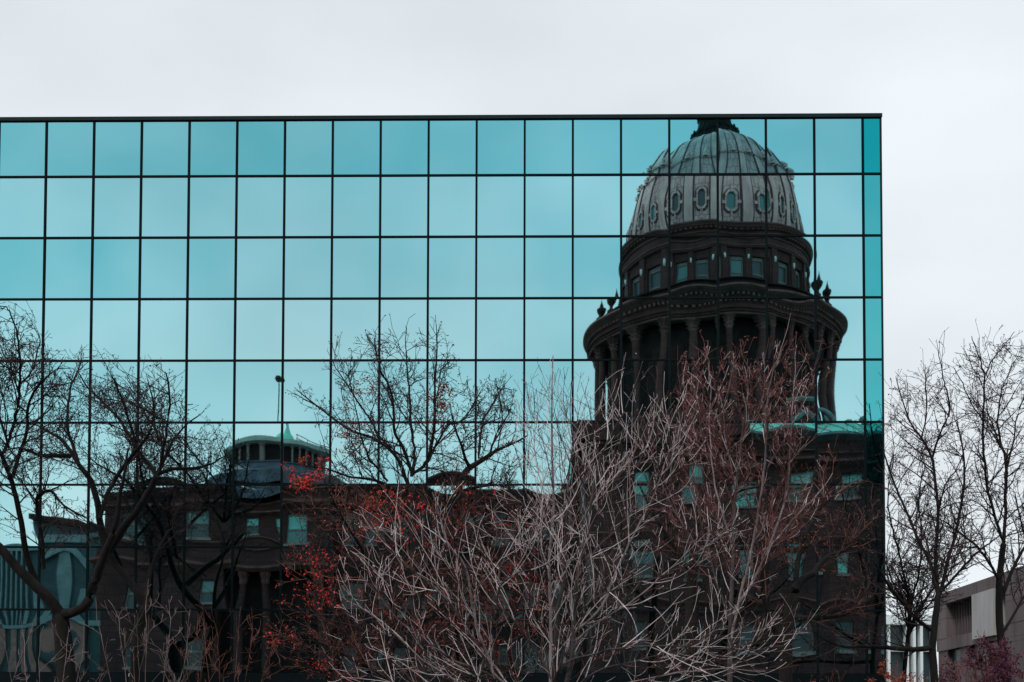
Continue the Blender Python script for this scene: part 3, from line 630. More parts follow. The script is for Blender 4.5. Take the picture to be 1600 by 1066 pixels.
def make_tree(name, label, cat, Y, limbs, poly, barkm, twigm, spec, group=None, base=None, leafm=None, leaves=None, depth=3.0, seed=1):
    """limbs: lists of (px, py, radius px), each a limb traced at distance Y; spec: dict of growth settings"""
    random.seed(seed)
    pxm = Y / F
    bp = P(*(base or (limbs[0][0][0], limbs[0][0][1])), Y); root = thing(name, label, cat, (bp[0], Y, 0), group or ('bushes at the foot of the trees' if cat == 'shrub' else 'bare winter trees in front of and beside the glass block'))
    tm = MB(); cm = MB(); lm = MB()
    twigs = []; tips = []; L3 = []
    rmin = spec.get('rmin', .5) * pxm
    fz = spec.get('fuzz', 15); off = [0, 0]
    def ok(p):
        if abs(p[1] - Y) > depth: return False
        u, v = pix(p); return inpoly(u + off[0], v + off[1], poly)
    def grow(p, d, length, r, lev):
        seg = max(length / spec.get('nseg', 5), .04); pts = [p]; n = max(2, int(length / seg)); q = p.copy(); wob = spec['wob']; curl = spec['up'] * random.uniform(.4, 1.3)
        side = noise_dir(1); side = nrm(side); off[0] = random.gauss(0, fz); off[1] = random.gauss(0, fz)
        for i in range(n):
            d = nrm(d + noise_dir(wob) + np.array([0, 0, curl]) + side * spec.get('bend', .06)); q = q + d * seg
            if not ok(q):
                if i < 1: return
                break
            pts.append(q.copy())
        if len(pts) < 2: return
        k = len(pts); rads = [max(r * (1 - .75 * i / (k - 1)), rmin) for i in range(k)]
        twigs.append((pts, rads, lev)); tips.append((pts[-1], d, lev))
        if lev >= spec['levels']: return
        nc = spec['kids'][lev]; tot = seg * (k - 1)
        m_ = max(1, int(round(tot * nc)));
        for j in range(m_):
            t = (j + random.uniform(.2, .9)) / m_ * (k - 1); i = min(int(t), k - 2); fp = pts[i] + (pts[i + 1] - pts[i]) * (t - i); ax = nrm(pts[i + 1] - pts[i])
            for s in ((1, -1) if spec.get('opp') and random.random() < .6 else (1,)):
                perp = nrm(np.cross(ax, noise_dir(1))) * s; ang = math.radians(random.uniform(*spec['ang']))
                nd = nrm(ax * math.cos(ang) + perp * math.sin(ang))
                grow(fp, nd, length * spec['lr'] * random.uniform(.55, 1.25) * (1 - .35 * t / (k - 1)), rads[i] * .6, lev + 1)
    for li, limb in enumerate(limbs):
        dep = 0; ph = random.uniform(0, 6); amp = random.uniform(.25, 1) * min(depth, 2.2) * random.choice((-1, 1)) * (0 if li == 0 else 1); k = len(limb)
        start_off = limb[0][3] if len(limb[0]) > 3 else 0
        pts = []
        for i, a in enumerate(limb):
            t = i / max(1, k - 1); yy = Y + amp * t * .8
            pts.append(P(a[0], a[1], yy))
        rad = [max(abs(a[2]) * (spec.get('tf', .50) + .018 * abs(a[2])), .5) * pxm for a in limb]
        cp = catmull(pts, 4); cr = list(np.interp(np.linspace(0, k - 1, len(cp)), range(k), rad))
        cp = [p + noise_dir(pxm * (.7 if max(rad) < 3 * pxm else .25)) for p in cp]; cp[0] = pts[0]
        tm.tube(cp, cr, 8 if max(rad) > 3 * pxm else 5, mi=(li % 3 != 0) * 1 if isinstance(barkm, list) else 0)
        if limb[0][2] < 0: continue
        # side shoots
        acc = 0; nxt = spec['first'] * random.uniform(.3, 1)
        for i in range(1, len(cp)):
            sl_ = np.linalg.norm(cp[i] - cp[i - 1]); acc += sl_
            u, v = pix(cp[i])
            while acc > nxt:
                nxt += spec['gap'] * random.uniform(.5, 1.5)
                if cr[i] > spec.get('bare', 5.5) * pxm: continue
                ax = nrm(cp[i] - cp[i - 1]); perp = nrm(np.cross(ax, noise_dir(1))); ang = math.radians(random.uniform(*spec['ang']))
                grow(cp[i], nrm(ax * math.cos(ang) + perp * math.sin(ang)), spec['L'] * random.uniform(.5, 1.2), max(min(cr[i] * .6, spec.get('r0', 1.3) * pxm), rmin), 0)
        if cr[-1] < 3.2 * pxm: grow(cp[-1], nrm(cp[-1] - cp[-2]), spec['L'] * .9, cr[-1], 0)
    for pts, rads, lev in twigs:
        w_ = spec.get('mix', (1, 0, 0)); cm.tube(pts, rads, 4 if lev < 1 else 3, mi=random.choices((0, 1, 2), w_)[0] if isinstance(twigm, list) else 0)
    if spec.get('buds'):
        for p, d, lev in tips:
            if random.random() < spec['buds']:
                for _ in range(random.choice((1, 1, 2))):
                    s = pxm * random.uniform(.8, 1.7); a = nrm(noise_dir(1)); b = nrm(np.cross(a, noise_dir(1))); c = p + noise_dir(pxm * 1.6)
                    cm.add([c - a * s, c + b * s * .7, c + a * s, c - b * s * .7], [(0, 1, 2, 3)])
    if leaves:
        cand = [(t, *pix(t[0])) for t in tips]
        for cx, cy, rr, cnt, size in leaves:
            cnt = int(cnt * spec.get('lm', 1.6)); size *= spec.get('ls', 1.15)
            near = [t[0] for t, u, v in cand if (u - cx) ** 2 + ((v - cy) * 1.2) ** 2 < (rr * spec.get('lspread', 1)) ** 2]
            if not near: continue
            for _ in range(cnt):
                c = random.choice(near) + noise_dir(pxm * 3.0); s = pxm * size * random.uniform(.6, 1.3); a = nrm(noise_dir(1)); b = nrm(np.cross(a, noise_dir(1)))
                c2 = c + a * s; lm.add([c - a * s, c + b * s * .55 - a * s * .1, c2, c - b * s * .55 - a * s * .1], [(0, 1, 2), (0, 2, 3)])
    tm.build('trunk', barkm, root, smooth=True); cm.build('crown', twigm, root)
    if lm.v: lm.build('leaves', leafm, root)
    return root, len(cm.f)

bark = mat('dark_bark', (.012, .008, .0075), .95, .4, 6, streak=.3, bump=.5, bscale=30)
bark2 = mat('dark_grey_bark', (.075, .058, .06), .85, .4, 5, streak=.3, bump=.5, bscale=30)
barkp = mat('grey_bark', (.34, .27, .28), .8, .4, 5, c2=(.10, .07, .07), streak=.3, bump=.5, bscale=30)
twig_d = mat('dark_twigs', (.045, .024, .026), .9, .3, 8)
twig_b = mat('brown_twigs', (.16, .058, .045), .9, .4, 6)
twig_p = mat('pale_twigs', (.84, .72, .73), .75, .3, 3, c2=(.36, .24, .24))
twig_g = mat('grey_brown_twigs', (.20, .13, .13), .8, .3, 4)
twig_m = mat('maroon_twigs', (.27, .10, .10), .85, .3, 3, c2=(.12, .035, .04))
leaf_r = mat('red_leaves', (.88, .03, .02), .6, .3, 9, c2=(.28, .02, .012))
leaf_o = mat('rust_leaves', (.46, .10, .04), .75, .3, 5, c2=(.16, .04, .02))
leaf_p = mat('plum_leaves', (.10, .022, .05), .75, .3, 5)

dense = dict(levels=3, kids=[4.6, 6.5, 8.5], ang=(25, 60), lr=.52, wob=.15, up=.05, bend=.09, L=1.7, first=.2, gap=.17, rmin=.36, buds=.5, bare=4.5, tf=.6)
# 1 far left
T1 = [[(112, 1230, 17), (106, 1100, 15), (100, 1010, 14), (92, 955, 12)],
      [(96, 965, 11), (76, 935, 9), (37, 898, 8), (0, 856, 7), (-40, 815, 6), (-80, 740, 4)],
      [(60, 915, 6), (42, 870, 5.5), (33, 815, 5), (22, 766, 4.5), (9, 727, 4), (-3, 700, 3), (-30, 660, 2)],
      [(20, 745, 4), (31, 708, 3.5), (42, 674, 3), (44, 635, 2.5), (58, 605, 2), (78, 585, 1.5)],
      [(5, 708, 3), (13, 690, 3), (21, 665, 3), (28, 635, 2.8), (31, 600, 2.5), (31, 567, 2.2), (27, 525, 1.8), (17, 491, 1.3), (9, 478, 1)],
      [(92, 962, 9), (113, 957, 8), (135, 944, 8), (149, 906, 7.5), (157, 884, 7), (166, 860, 6.5), (176, 835, 5.5), (184, 805, 4.5), (188, 770, 3.5), (196, 735, 2.4), (200, 700, 1.4)],
      [(14, 700, 2.5), (2, 660, 2.2), (-10, 620, 2), (-20, 580, 1.5)],
      [(68, 890, 4), (66, 845, 3.5), (58, 800, 3.5), (60, 775, 3.5), (80, 768, 2.5), (100, 790, 2), (135, 810, 1.5)],
      [(31, 600, 2), (50, 580, 1.8), (60, 545, 1.4), (62, 520, 1)]]
P1 = [(-160, 900), (-160, 560), (-60, 500), (0, 468), (25, 478), (62, 500), (72, 545), (110, 560), (140, 620), (130, 700), (120, 760), (150, 820), (140, 860), (60, 870), (0, 880)]
make_tree('bare_tree', 'dark bare tree with forked trunk at the far left of the glass front', 'tree', 31.0, T1, P1, bark, twig_d, dict(dense, tf=.8, gap=.21, kids=[4.2, 5.6, 7], buds=.8), depth=3.2, seed=11)
# 2 second from left
T2 = [[(214, 1240, 14), (212, 1100, 12), (212, 1041, 11), (217, 985, 10.5), (228, 948, 9)],
      [(226, 950, 7), (206, 912, 8), (184, 887, 7.5), (166, 856, 7.5), (157, 820, 7), (152, 785, 6.5), (141, 750, 6), (124, 727, 5), (110, 705, 4.5), (95, 686, 4), (78, 676, 3), (64, 668, 2)],
      [(124, 727, 4), (115, 700, 3.5), (105, 668, 3.2), (107, 629, 2.8), (112, 600, 2.2), (124, 575, 1.6), (128, 560, 1)],
      [(110, 713, 5), (86, 712, 4.5), (65, 712, 4), (48, 706, 3), (30, 700, 2), (10, 704, 1.3)],
      [(170, 862, 7), (183, 842, 7.5), (196, 820, 7), (211, 803, 6.5), (228, 775, 6), (245, 744, 5.5)],
      [(245, 744, 4), (259, 713, 3.5), (270, 690, 2.8), (290, 665, 2), (310, 650, 1.3)],
      [(247, 744, 3.5), (256, 700, 3), (262, 660, 2.8), (264, 606, 2.2), (258, 580, 1.3)],
      [(250, 740, 4), (270, 733, 4), (300, 732, 3.2), (330, 725, 2.2), (352, 712, 1.2)],
      [(245, 744, 4.5), (230, 722, 4), (217, 706, 3.8), (203, 682, 3.3), (186, 655, 3), (158, 626, 2.5), (135, 603, 2), (122, 580, 1.2)],
      [(178, 752, 4), (200, 720, 3.8), (222, 693, 3.5), (236, 670, 2.6), (240, 630, 2), (232, 600, 1.3)],
      [(156, 812, 4.5), (166, 775, 4.2), (180, 750, 4)],
      [(228, 948, 7), (233, 900, 5), (243, 872, 4.2), (262, 830, 3.2), (282, 794, 2)],
      [(217, 706, 3), (200, 650, 2.6), (186, 610, 2.2), (172, 585, 1.2)],
      [(256, 700, 2.6), (240, 668, 2.4), (222, 640, 2), (200, 610, 1.4)]]
P2 = [(30, 690), (50, 600), (80, 555), (130, 545), (180, 570), (228, 590), (235, 560), (262, 572), (290, 590), (315, 640), (345, 660), (352, 700), (330, 760), (360, 800), (300, 860), (230, 830), (160, 820), (130, 800), (40, 750)]
make_tree('bare_tree', 'dark bare tree with thick slanting limbs, its crown left of the copper finial', 'tree', 32.3, T2, P2, bark, twig_d, dict(dense, tf=.68, gap=.25, kids=[3.8, 5.0, 6.5], rmin=.32, r0=1.0, fuzz=20, buds=.8), depth=3.0, seed=12)
# 3 middle tree, single slender trunk with buds and some rusty leaves
T3 = [[(655, 1240, 11), (652, 1066, 10), (650, 900, 9), (645, 820, 8), (643, 762, 7)],
      [(643, 770, 5), (634, 748, 4.5), (623, 720, 4.2), (606, 700, 4), (581, 684, 3.5), (553, 675, 3), (533, 663, 2.7), (496, 635, 2.2), (468, 613, 1.3)],
      [(643, 745, 4), (634, 708, 4), (617, 675, 3.5), (615, 646, 3.2), (609, 607, 2.8), (592, 570, 2.2), (584, 528, 1.3)],
      [(645, 742, 4), (647, 708, 3.8), (643, 669, 3.4), (640, 624, 3), (637, 584, 2.4), (634, 542, 1.4)],
      [(643, 742, 4), (654, 734, 4), (668, 720, 4), (676, 686, 3.6), (679, 658, 3.2), (679, 613, 2.6), (682, 556, 2), (682, 517, 1.1)],
      [(668, 722, 3.5), (684, 691, 3), (699, 666, 2.8), (721, 658, 2.4), (738, 635, 1.8), (752, 610, 1.1)],
      [(612, 705, 3), (592, 680, 2.8), (575, 650, 2.6), (561, 632, 2.4), (544, 604, 2), (524, 576, 1.2)],
      [(640, 790, 5), (620, 770, 4), (598, 755, 3.5), (572, 748, 3), (547, 745, 2.6), (510, 733, 2), (475, 728, 1.2)],
      [(645, 820, 5), (620, 800, 3.5), (585, 790, 2.8), (550, 800, 2), (520, 820, 1.3)],
      [(647, 840, 4), (675, 810, 3.2), (700, 790, 2.6), (730, 800, 1.6)],
      [(606, 752, 3), (580, 720, 2.6), (566, 690, 2.2), (560, 660, 1.5)]]
P3 = [(450, 640), (462, 590), (500, 540), (540, 545), (580, 505), (640, 512), (685, 492), (722, 545), (748, 560), (765, 610), (760, 680), (740, 740), (760, 830), (700, 860), (600, 870), (520, 860), (470, 770), (455, 725), (500, 715), (480, 670)]
sp3 = dict(dense); sp3.update(lm=2.8, ls=1.1, gap=.26, L=1.5, buds=.7, kids=[4.2, 5.5, 7])
lv3 = [(560, 645, 30, 60, 1.6), (690, 620, 22, 120, 2.0), (680, 650, 26, 50, 1.8), (570, 605, 20, 50, 1.8), (545, 690, 30, 80, 1.8), (460, 735, 24, 60, 2.2), (610, 790, 40, 120, 2.2), (700, 780, 40, 60, 2), (540, 800, 50, 90, 1.8)]
make_tree('bare_tree', 'slender dark tree with rusty dead leaves in the middle of the glass front', 'tree', 28.0, T3, P3, bark, twig_d, sp3, leafm=leaf_o, leaves=lv3, depth=3.0, seed=13)
# 4 thin leaning tree
T4 = [[(700, 1240, 11), (699, 1100, 10), (700, 950, 9), (705, 830, 8.5), (713, 776, 8)],
      [(713, 776, 7.5), (721, 750, 7), (730, 734, 6.5), (744, 725, 6), (761, 714, 5), (778, 703, 3.8), (806, 691, 2.6), (825, 680, 1.4)],
      [(735, 730, 5), (728, 720, 4), (722, 700, 3), (712, 672, 2.4), (705, 645, 1.4)],
      [(748, 716, 3.4), (751, 680, 3), (755, 658, 2.6), (772, 627, 2.1), (789, 601, 1.2)],
      [(716, 770, 4.5), (740, 762, 3.8), (775, 758, 2.8), (800, 765, 1.8)],
      [(765, 712, 3), (775, 680, 2.6), (790, 655, 2), (803, 630, 1.2)]]
P4 = [(690, 740), (695, 640), (735, 620), (760, 580), (795, 590), (812, 625), (818, 665), (835, 690), (825, 760), (800, 800), (730, 800), (690, 790)]
make_tree('bare_tree', 'small dark tree bent to the right beside the slender rusty leaved one', 'tree', 29.5, T4, P4, bark, twig_d, sp3, leafm=leaf_o, leaves=[(700, 740, 40, 30, 1.6), (790, 720, 40, 30, 1.6)], depth=2.4, seed=14)
# 5 pale tree in front
T5 = [[(862, 1500, 13), (862, 1200, 10), (861, 1066, 7), (860, 950, 5.5), (858, 875, 5), (865, 793, 4.5), (862, 681, 3.6), (863, 596, 2.2), (864, 556, 1.2)],
      [(866, 1120, 8), (868, 1040, 7.5), (871, 960, 7), (882, 900, 6), (882, 850, 5.5), (887, 800, 5), (889, 737, 4), (897, 690, 2.6), (905, 640, 1.4)],
      [(872, 1120, 9), (893, 1030, 8), (896, 975, 7.5), (902, 900, 7), (915, 837, 6.5), (925, 779, 5.5), (937, 720, 4.5), (954, 681, 3.6), (973, 647, 2.8), (992, 602, 2), (1004, 565, 1.2)],
      [(880, 1040, 6), (895, 990, 6), (920, 970, 5), (945, 940, 5), (957, 907, 4.5), (972, 872, 4.2), (997, 822, 3.8), (1028, 760, 3.2), (1051, 689, 2.5), (1084, 647, 1.4)],
      [(862, 1060, 5), (832, 1007, 4.5), (797, 962, 4), (779, 948, 4), (778, 925, 3.8), (800, 900, 3.3), (830, 890, 2.2)],
      [(779, 940, 3.5), (778, 900, 3.2), (795, 860, 3), (812, 846, 2), (830, 835, 1.2)],
      [(858, 1100, 6), (780, 1062, 5), (762, 1020, 5), (744, 980, 5), (736, 930, 4.5), (725, 882, 4), (700, 850, 3.4), (688, 810, 2.8), (676, 769, 1.3)],
      [(850, 1120, 6), (775, 1058, 5), (740, 1000, 4.5), (705, 945, 4), (662, 905, 3.4), (620, 870, 3), (590, 830, 2.4), (565, 795, 1.3)],
      [(856, 1110, 6), (767, 1055, 5), (709, 1032, 4.5), (665, 1000, 4), (627, 973, 3.4), (590, 930, 2.8), (565, 900, 2.2), (545, 865, 1.3)],
      [(858, 1140, 5), (740, 1080, 4), (660, 1030, 3.2), (600, 975, 2.6), (560, 945, 1.4)],
      [(858, 1160, 5), (720, 1110, 4), (640, 1085, 3.6), (590, 1050, 3.2), (545, 1040, 2.2), (520, 1010, 1.2)],
      [(868, 1066, 5), (880, 1038, 4.5), (930, 1022, 4), (970, 1012, 3.8), (1027, 1009, 3.4), (1080, 1012, 3), (1125, 1014, 2.6), (1183, 1016, 2), (1255, 1004, 1.1)],
      [(890, 1010, 4), (930, 975, 3.8), (995, 935, 3.4), (1040, 895, 3), (1092, 860, 2.6), (1141, 827, 1.3)],
      [(897, 960, 4), (940, 930, 3.6), (990, 912, 3.2), (1050, 895, 2.6), (1100, 862, 1.8), (1125, 840, 1.2)],
      [(868, 1100, 4.5), (930, 1050, 4), (985, 1035, 3.6), (1040, 1020, 3), (1100, 990, 2.4), (1150, 960, 1.3)],
      [(868, 1130, 4.5), (960, 1075, 3.6), (1060, 1052, 3.2), (1130, 1045, 2.6), (1200, 1035, 1.4)],
      [(903, 905, 3.6), (930, 860, 3.2), (960, 830, 2.8), (1000, 780, 2.2), (1030, 720, 1.3)],
      [(888, 870, 3.2), (850, 820, 2.8), (822, 770, 2.4), (812, 720, 1.6), (800, 690, 1.1)],
      [(860, 800, 3), (842, 740, 2.4), (835, 690, 1.8), (840, 640, 1.2)],
      [(925, 780, 3.2), (905, 740, 2.8), (895, 690, 2.2), (890, 640, 1.6), (893, 600, 1.1)],
      [(912, 850, 3), (920, 800, 2.8), (945, 760, 2.4), (985, 740, 1.8), (1010, 700, 1.2)]]
P5 = [(490, 1120), (520, 980), (530, 850), (560, 780), (640, 760), (700, 750), (780, 760), (795, 670), (830, 600), (860, 545), (880, 620), (910, 590), (960, 600), (1000, 550), (1030, 600), (1095, 620), (1110, 700), (1100, 780), (1170, 810), (1200, 900), (1270, 980), (1250, 1050), (1200, 1120)]
pale = dict(levels=2, kids=[3.0, 3.2], ang=(24, 46), lr=.56, wob=.05, up=.095, bend=.11, L=1.3, first=.25, gap=.20, rmin=.30, r0=.95, buds=.10, bare=9, opp=True, nseg=9, mix=(.40, .20, .40), tf=.34, fuzz=22)
make_tree('bare_tree', 'pale grey many stemmed bare tree with upswept twigs, nearest of all', 'tree', 15.0, T5, P5, [barkp, bark2], [twig_p, twig_b, twig_d], pale, base=(862, 1300), depth=2.6, seed=15)
# 6 maroon twigged tree
T6 = [[(1140, 1300, 10), (1140, 1100, 9), (1142, 960, 7.5), (1146, 850, 6.5), (1150, 760, 5.5), (1160, 680, 4.5), (1167, 620, 3.4), (1168, 560, 1.6)],
      [(1142, 1000, 6), (1165, 900, 5), (1185, 800, 4.5), (1196, 720, 4), (1197, 640, 3), (1205, 590, 2.2), (1222, 550, 1.2)],
      [(1145, 960, 6), (1200, 860, 5), (1228, 770, 4.2), (1236, 680, 3.4), (1240, 610, 2.6), (1243, 550, 1.3)],
      [(1143, 980, 5), (1110, 880, 4.5), (1090, 790, 4), (1075, 700, 3.2), (1068, 640, 2.4), (1060, 590, 1.3)],
      [(1146, 860, 4.5), (1118, 760, 4), (1108, 680, 3.2), (1110, 610, 2.4), (1105, 555, 1.3)],
      [(1160, 690, 3.2), (1185, 650, 2.6), (1195, 600, 2), (1194, 550, 1.2)],
      [(1200, 730, 3), (1240, 660, 2.6), (1265, 600, 2), (1283, 535, 1.2)],
      [(1150, 760, 3), (1130, 660, 2.6), (1140, 600, 2), (1150, 555, 1.2)],
      [(1205, 850, 4), (1250, 800, 3.4), (1280, 770, 2.6), (1300, 740, 1.4)],
      [(1110, 880, 3.4), (1060, 810, 3), (1030, 740, 2.2), (1025, 680, 1.3)]]
P6 = [(960, 900), (985, 720), (1025, 600), (1090, 545), (1150, 545), (1180, 535), (1215, 545), (1245, 530), (1290, 525), (1302, 600), (1290, 660), (1310, 720), (1330, 800), (1320, 880), (1240, 900), (1100, 930)]
maro = dict(levels=3, kids=[2.9, 3.8, 4.2], ang=(22, 52), lr=.55, wob=.09, up=.12, bend=.07, L=1.3, first=.3, gap=.25, rmin=.28, r0=.75, buds=.35, bare=7, opp=True, mix=(.40, .45, .15), tf=.30, fuzz=26)
make_tree('bare_tree', 'maroon twigged bare tree standing in front of the mirrored dome', 'tree', 23.0, T6, P6, [bark2, barkp], [twig_m, twig_b, twig_p], maro, base=(1140, 1250), depth=2.4, seed=16)
# 7 dark trunks behind the maroon tree
T7 = [[(1085, 1240, 13), (1083, 1100, 12), (1079, 954, 11), (1084, 882, 10), (1088, 820, 8), (1100, 760, 6), (1125, 700, 4)],
      [(1083, 900, 6), (1050, 850, 4.5), (1020, 800, 3.4), (1000, 760, 2)],
      [(1086, 850, 5), (1120, 800, 4.5), (1150, 770, 3.4), (1190, 760, 2)]]
P7 = [(980, 900), (990, 740), (1080, 690), (1190, 700), (1220, 800), (1180, 900), (1080, 930)]
dk = dict(dense); dk.update(levels=2, gap=.22)
make_tree('bare_tree', 'dark thick trunked tree half hidden behind the pale and maroon twigs', 'tree', 31.0, T7, P7, bark, [twig_b, twig_d], dict(dk, mix=(.35, .65, 0)), depth=2.4, seed=17)
T8 = [[(1222, 1240, 14), (1226, 1100, 13), (1230, 990, 12), (1240, 930, 11), (1255, 905, 8), (1272, 896, 7)],
      [(1244, 925, 7), (1246, 880, 6), (1262, 830, 5), (1285, 790, 4), (1310, 770, 2.4)],
      [(1270, 897, 7), (1290, 872, 6), (1315, 862, 5), (1335, 848, 4), (1355, 820, 2.6), (1365, 790, 1.5)],
      [(1230, 970, 7), (1270, 965, 6), (1320, 960, 4.5), (1360, 935, 3), (1372, 915, 1.6)],
      [(1226, 1010, 8), (1200, 960, 6), (1190, 900, 5), (1195, 840, 4), (1210, 790, 2.4)]]
P8 = [(1150, 960), (1160, 780), (1220, 730), (1300, 720), (1368, 760), (1374, 880), (1374, 1000), (1300, 1050), (1180, 1040)]
make_tree('bare_tree', 'dark crooked tree close to the right corner of the glass front', 'tree', 30.5, T8, P8, bark, [twig_b, twig_d], dict(dk, mix=(.35, .65, 0)), depth=2.6, seed=18, leafm=leaf_o, leaves=[(1215, 985, 20, 30, 1.8), (1240, 870, 60, 60, 1.8)])
# 9 red leaved low tree left of centre
T9 = [[(590, 1260, 10), (600, 1120, 9), (612, 1020, 8), (618, 950, 7)],
      [(618, 955, 6), (590, 900, 5), (560, 850, 4), (530, 800, 3), (510, 760, 1.6)],
      [(618, 955, 6), (625, 890, 5), (615, 830, 4), (605, 780, 2.6), (600, 755, 1.4)],
      [(618, 955, 6), (660, 900, 5), (690, 850, 4), (720, 800, 2.8), (750, 770, 1.5)],
      [(612, 1020, 6), (560, 980, 4.5), (520, 940, 3.6), (480, 905, 2.6), (445, 885, 1.3)],
      [(608, 1060, 6), (550, 1030, 4), (500, 1005, 3), (440, 998, 1.9), (405, 1000, 1.1)],
      [(614, 1000, 6), (680, 960, 5), (740, 920, 4), (790, 880, 3), (830, 840, 1.5)],
      [(614, 1050, 6), (680, 1020, 4.5), (750, 990, 3.5), (810, 960, 2.5), (850, 940, 1.3)],
      [(560, 850, 3.5), (540, 820, 3), (490, 790, 2.4), (455, 755, 1.4)],
      [(600, 1100, 5), (540, 1080, 4), (500, 1050, 3), (470, 1040, 1.6)]]
P9 = [(395, 1010), (440, 870), (450, 740), (500, 720), (560, 750), (650, 750), (760, 755), (850, 780), (880, 860), (870, 1000), (840, 1110), (480, 1110), (460, 1030)]
sp9 = dict(dense); sp9.update(gap=.14, L=1.2, buds=.3, bare=9, rmin=.36, up=.03, mix=(.5, .5, 0), tf=.4)
sp9.update(lm=1.4, ls=.95, lspread=1.9)
lv9 = [(470, 735, 18, 110, 2.2), (455, 745, 16, 100, 2.4), (492, 728, 14, 60, 2.2), (480, 905, 30, 150, 2.3), (470, 925, 26, 60, 2.2), (505, 885, 24, 70, 2.2), (435, 998, 14, 70, 2.3), (537, 925, 16, 70, 2.2), (612, 795, 24, 170, 2.3), (640, 815, 24, 80, 2.2), (600, 820, 30, 70, 2), (575, 815, 26, 60, 2), (690, 835, 24, 50, 2), (720, 815, 34, 80, 2), (760, 800, 30, 60, 2), (600, 915, 28, 70, 2), (670, 990, 24, 60, 2.2), (800, 905, 26, 70, 2), (830, 950, 30, 70, 2), (720, 1050, 50, 110, 2), (515, 1060, 24, 90, 2.2), (640, 960, 60, 60, 1.8), (700, 900, 90, 110, 1.7), (560, 880, 80, 90, 1.7), (770, 880, 70, 90, 1.7), (620, 1040, 90, 110, 1.7)]
make_tree('red_leaved_tree', 'low dense tree holding clusters of bright red leaves left of the pale tree', 'tree', 21.0, T9, P9, bark, [twig_b, twig_d], sp9, leafm=leaf_r, leaves=lv9, depth=2.8, seed=19)
# right of the building
T10 = [[(1462, 1200, 12), (1460, 1066, 10.5), (1457, 1012, 9.5), (1462, 962, 9), (1466, 928, 8)],
       [(1466, 930, 6), (1462, 915, 6), (1453, 880, 5), (1432, 837, 4.6), (1422, 812, 4.3), (1405, 775, 3.8), (1392, 740, 3.2), (1380, 705, 2.4)],
       [(1466, 930, 6), (1462, 875, 5.5), (1466, 800, 5), (1460, 744, 4.6), (1456, 715, 4.2), (1440, 685, 3.6), (1425, 665, 3), (1412, 632, 2.4), (1400, 590, 1.5)],
       [(1457, 715, 4), (1469, 678, 3.6), (1484, 641, 3.2), (1480, 615, 2.6), (1474, 590, 2.2), (1467, 549, 1.2)],
       [(1470, 925, 6), (1480, 880, 5.2), (1490, 845, 4.8), (1500, 800, 4.4), (1506, 756, 4), (1506, 715, 3.2), (1500, 680, 2.4), (1492, 655, 1.5)],
       [(1466, 930, 5), (1500, 890, 4), (1528, 862, 3.4), (1552, 845, 2.6), (1570, 830, 1.4)],
       [(1457, 1012, 8), (1425, 1015, 7), (1385, 1012, 6), (1345, 1010, 5), (1319, 1011, 4), (1290, 1000, 2.8), (1268, 985, 1.6)],
       [(1456, 985, 6), (1430, 965, 5.5), (1400, 930, 5), (1382, 905, 4), (1368, 880, 2.6)],
       [(1440, 685, 2.6), (1448, 640, 2.2), (1446, 600, 1.6), (1450, 575, 1.1)],
       [(1466, 800, 3), (1476, 760, 2.6), (1495, 730, 2), (1510, 690, 1.2)]]
P10 = [(1240, 1010), (1300, 960), (1370, 950), (1380, 850), (1379, 600), (1410, 570), (1450, 590), (1460, 520), (1478, 530), (1490, 590), (1520, 650), (1540, 760), (1570, 830), (1540, 900), (1480, 960), (1400, 1030), (1280, 1040)]
rt = dict(dense); rt.update(levels=3, kids=[3.2, 4.2, 5.5], gap=.24, L=1.8, buds=.3, rmin=.30, up=.03, wob=.14, tf=.42)
make_tree('bare_tree', 'bare tree right beside the glass corner, its low limb crossing the glass', 'tree', 33.0, T10, P10, bark, twig_d, rt, depth=2.6, seed=20)
T11 = [[(1572, 1200, 12), (1570, 1066, 10.5), (1562, 975, 10), (1562, 900, 9), (1568, 850, 8)],
       [(1568, 850, 5), (1558, 820, 4.6), (1545, 770, 4.3), (1537, 710, 4), (1536, 659, 3.6), (1538, 600, 3), (1538, 585, 2.6), (1530, 560, 2), (1518, 525, 1.1)],
       [(1538, 588, 2.4), (1552, 561, 2.2), (1568, 540, 1.8), (1586, 518, 1.1)],
       [(1568, 850, 5.5), (1572, 800, 5.2), (1572, 756, 5), (1572, 720, 4.4), (1560, 672, 3.6), (1562, 630, 2.8), (1572, 590, 2), (1590, 555, 1.2)],
       [(1572, 740, 3.6), (1583, 690, 3), (1590, 650, 2.4), (1605, 610, 1.5)],
       [(1564, 937, 6), (1578, 900, 5.2), (1592, 870, 4.8), (1615, 830, 4), (1640, 760, 3), (1650, 680, 1.8)],
       [(1563, 910, 5), (1545, 880, 4.4), (1527, 855, 4), (1490, 825, 3), (1465, 810, 2), (1430, 800, 1.3)],
       [(1537, 660, 2.6), (1520, 632, 2.2), (1504, 600, 1.7), (1490, 575, 1.1)],
       [(1564, 700, 2.6), (1550, 660, 2.2), (1540, 640, 1.4)],
       [(1566, 990, 5), (1590, 950, 4.2), (1620, 900, 3.2)]]
P11 = [(1420, 790), (1480, 760), (1500, 660), (1485, 560), (1500, 525), (1545, 520), (1592, 508), (1620, 560), (1680, 640), (1680, 800), (1650, 900), (1590, 960), (1540, 930), (1480, 850)]
make_tree('bare_tree', 'tallest bare tree against the white sky by the concrete block', 'tree', 35.0, T11, P11, bark, twig_d, rt, depth=3, seed=21)
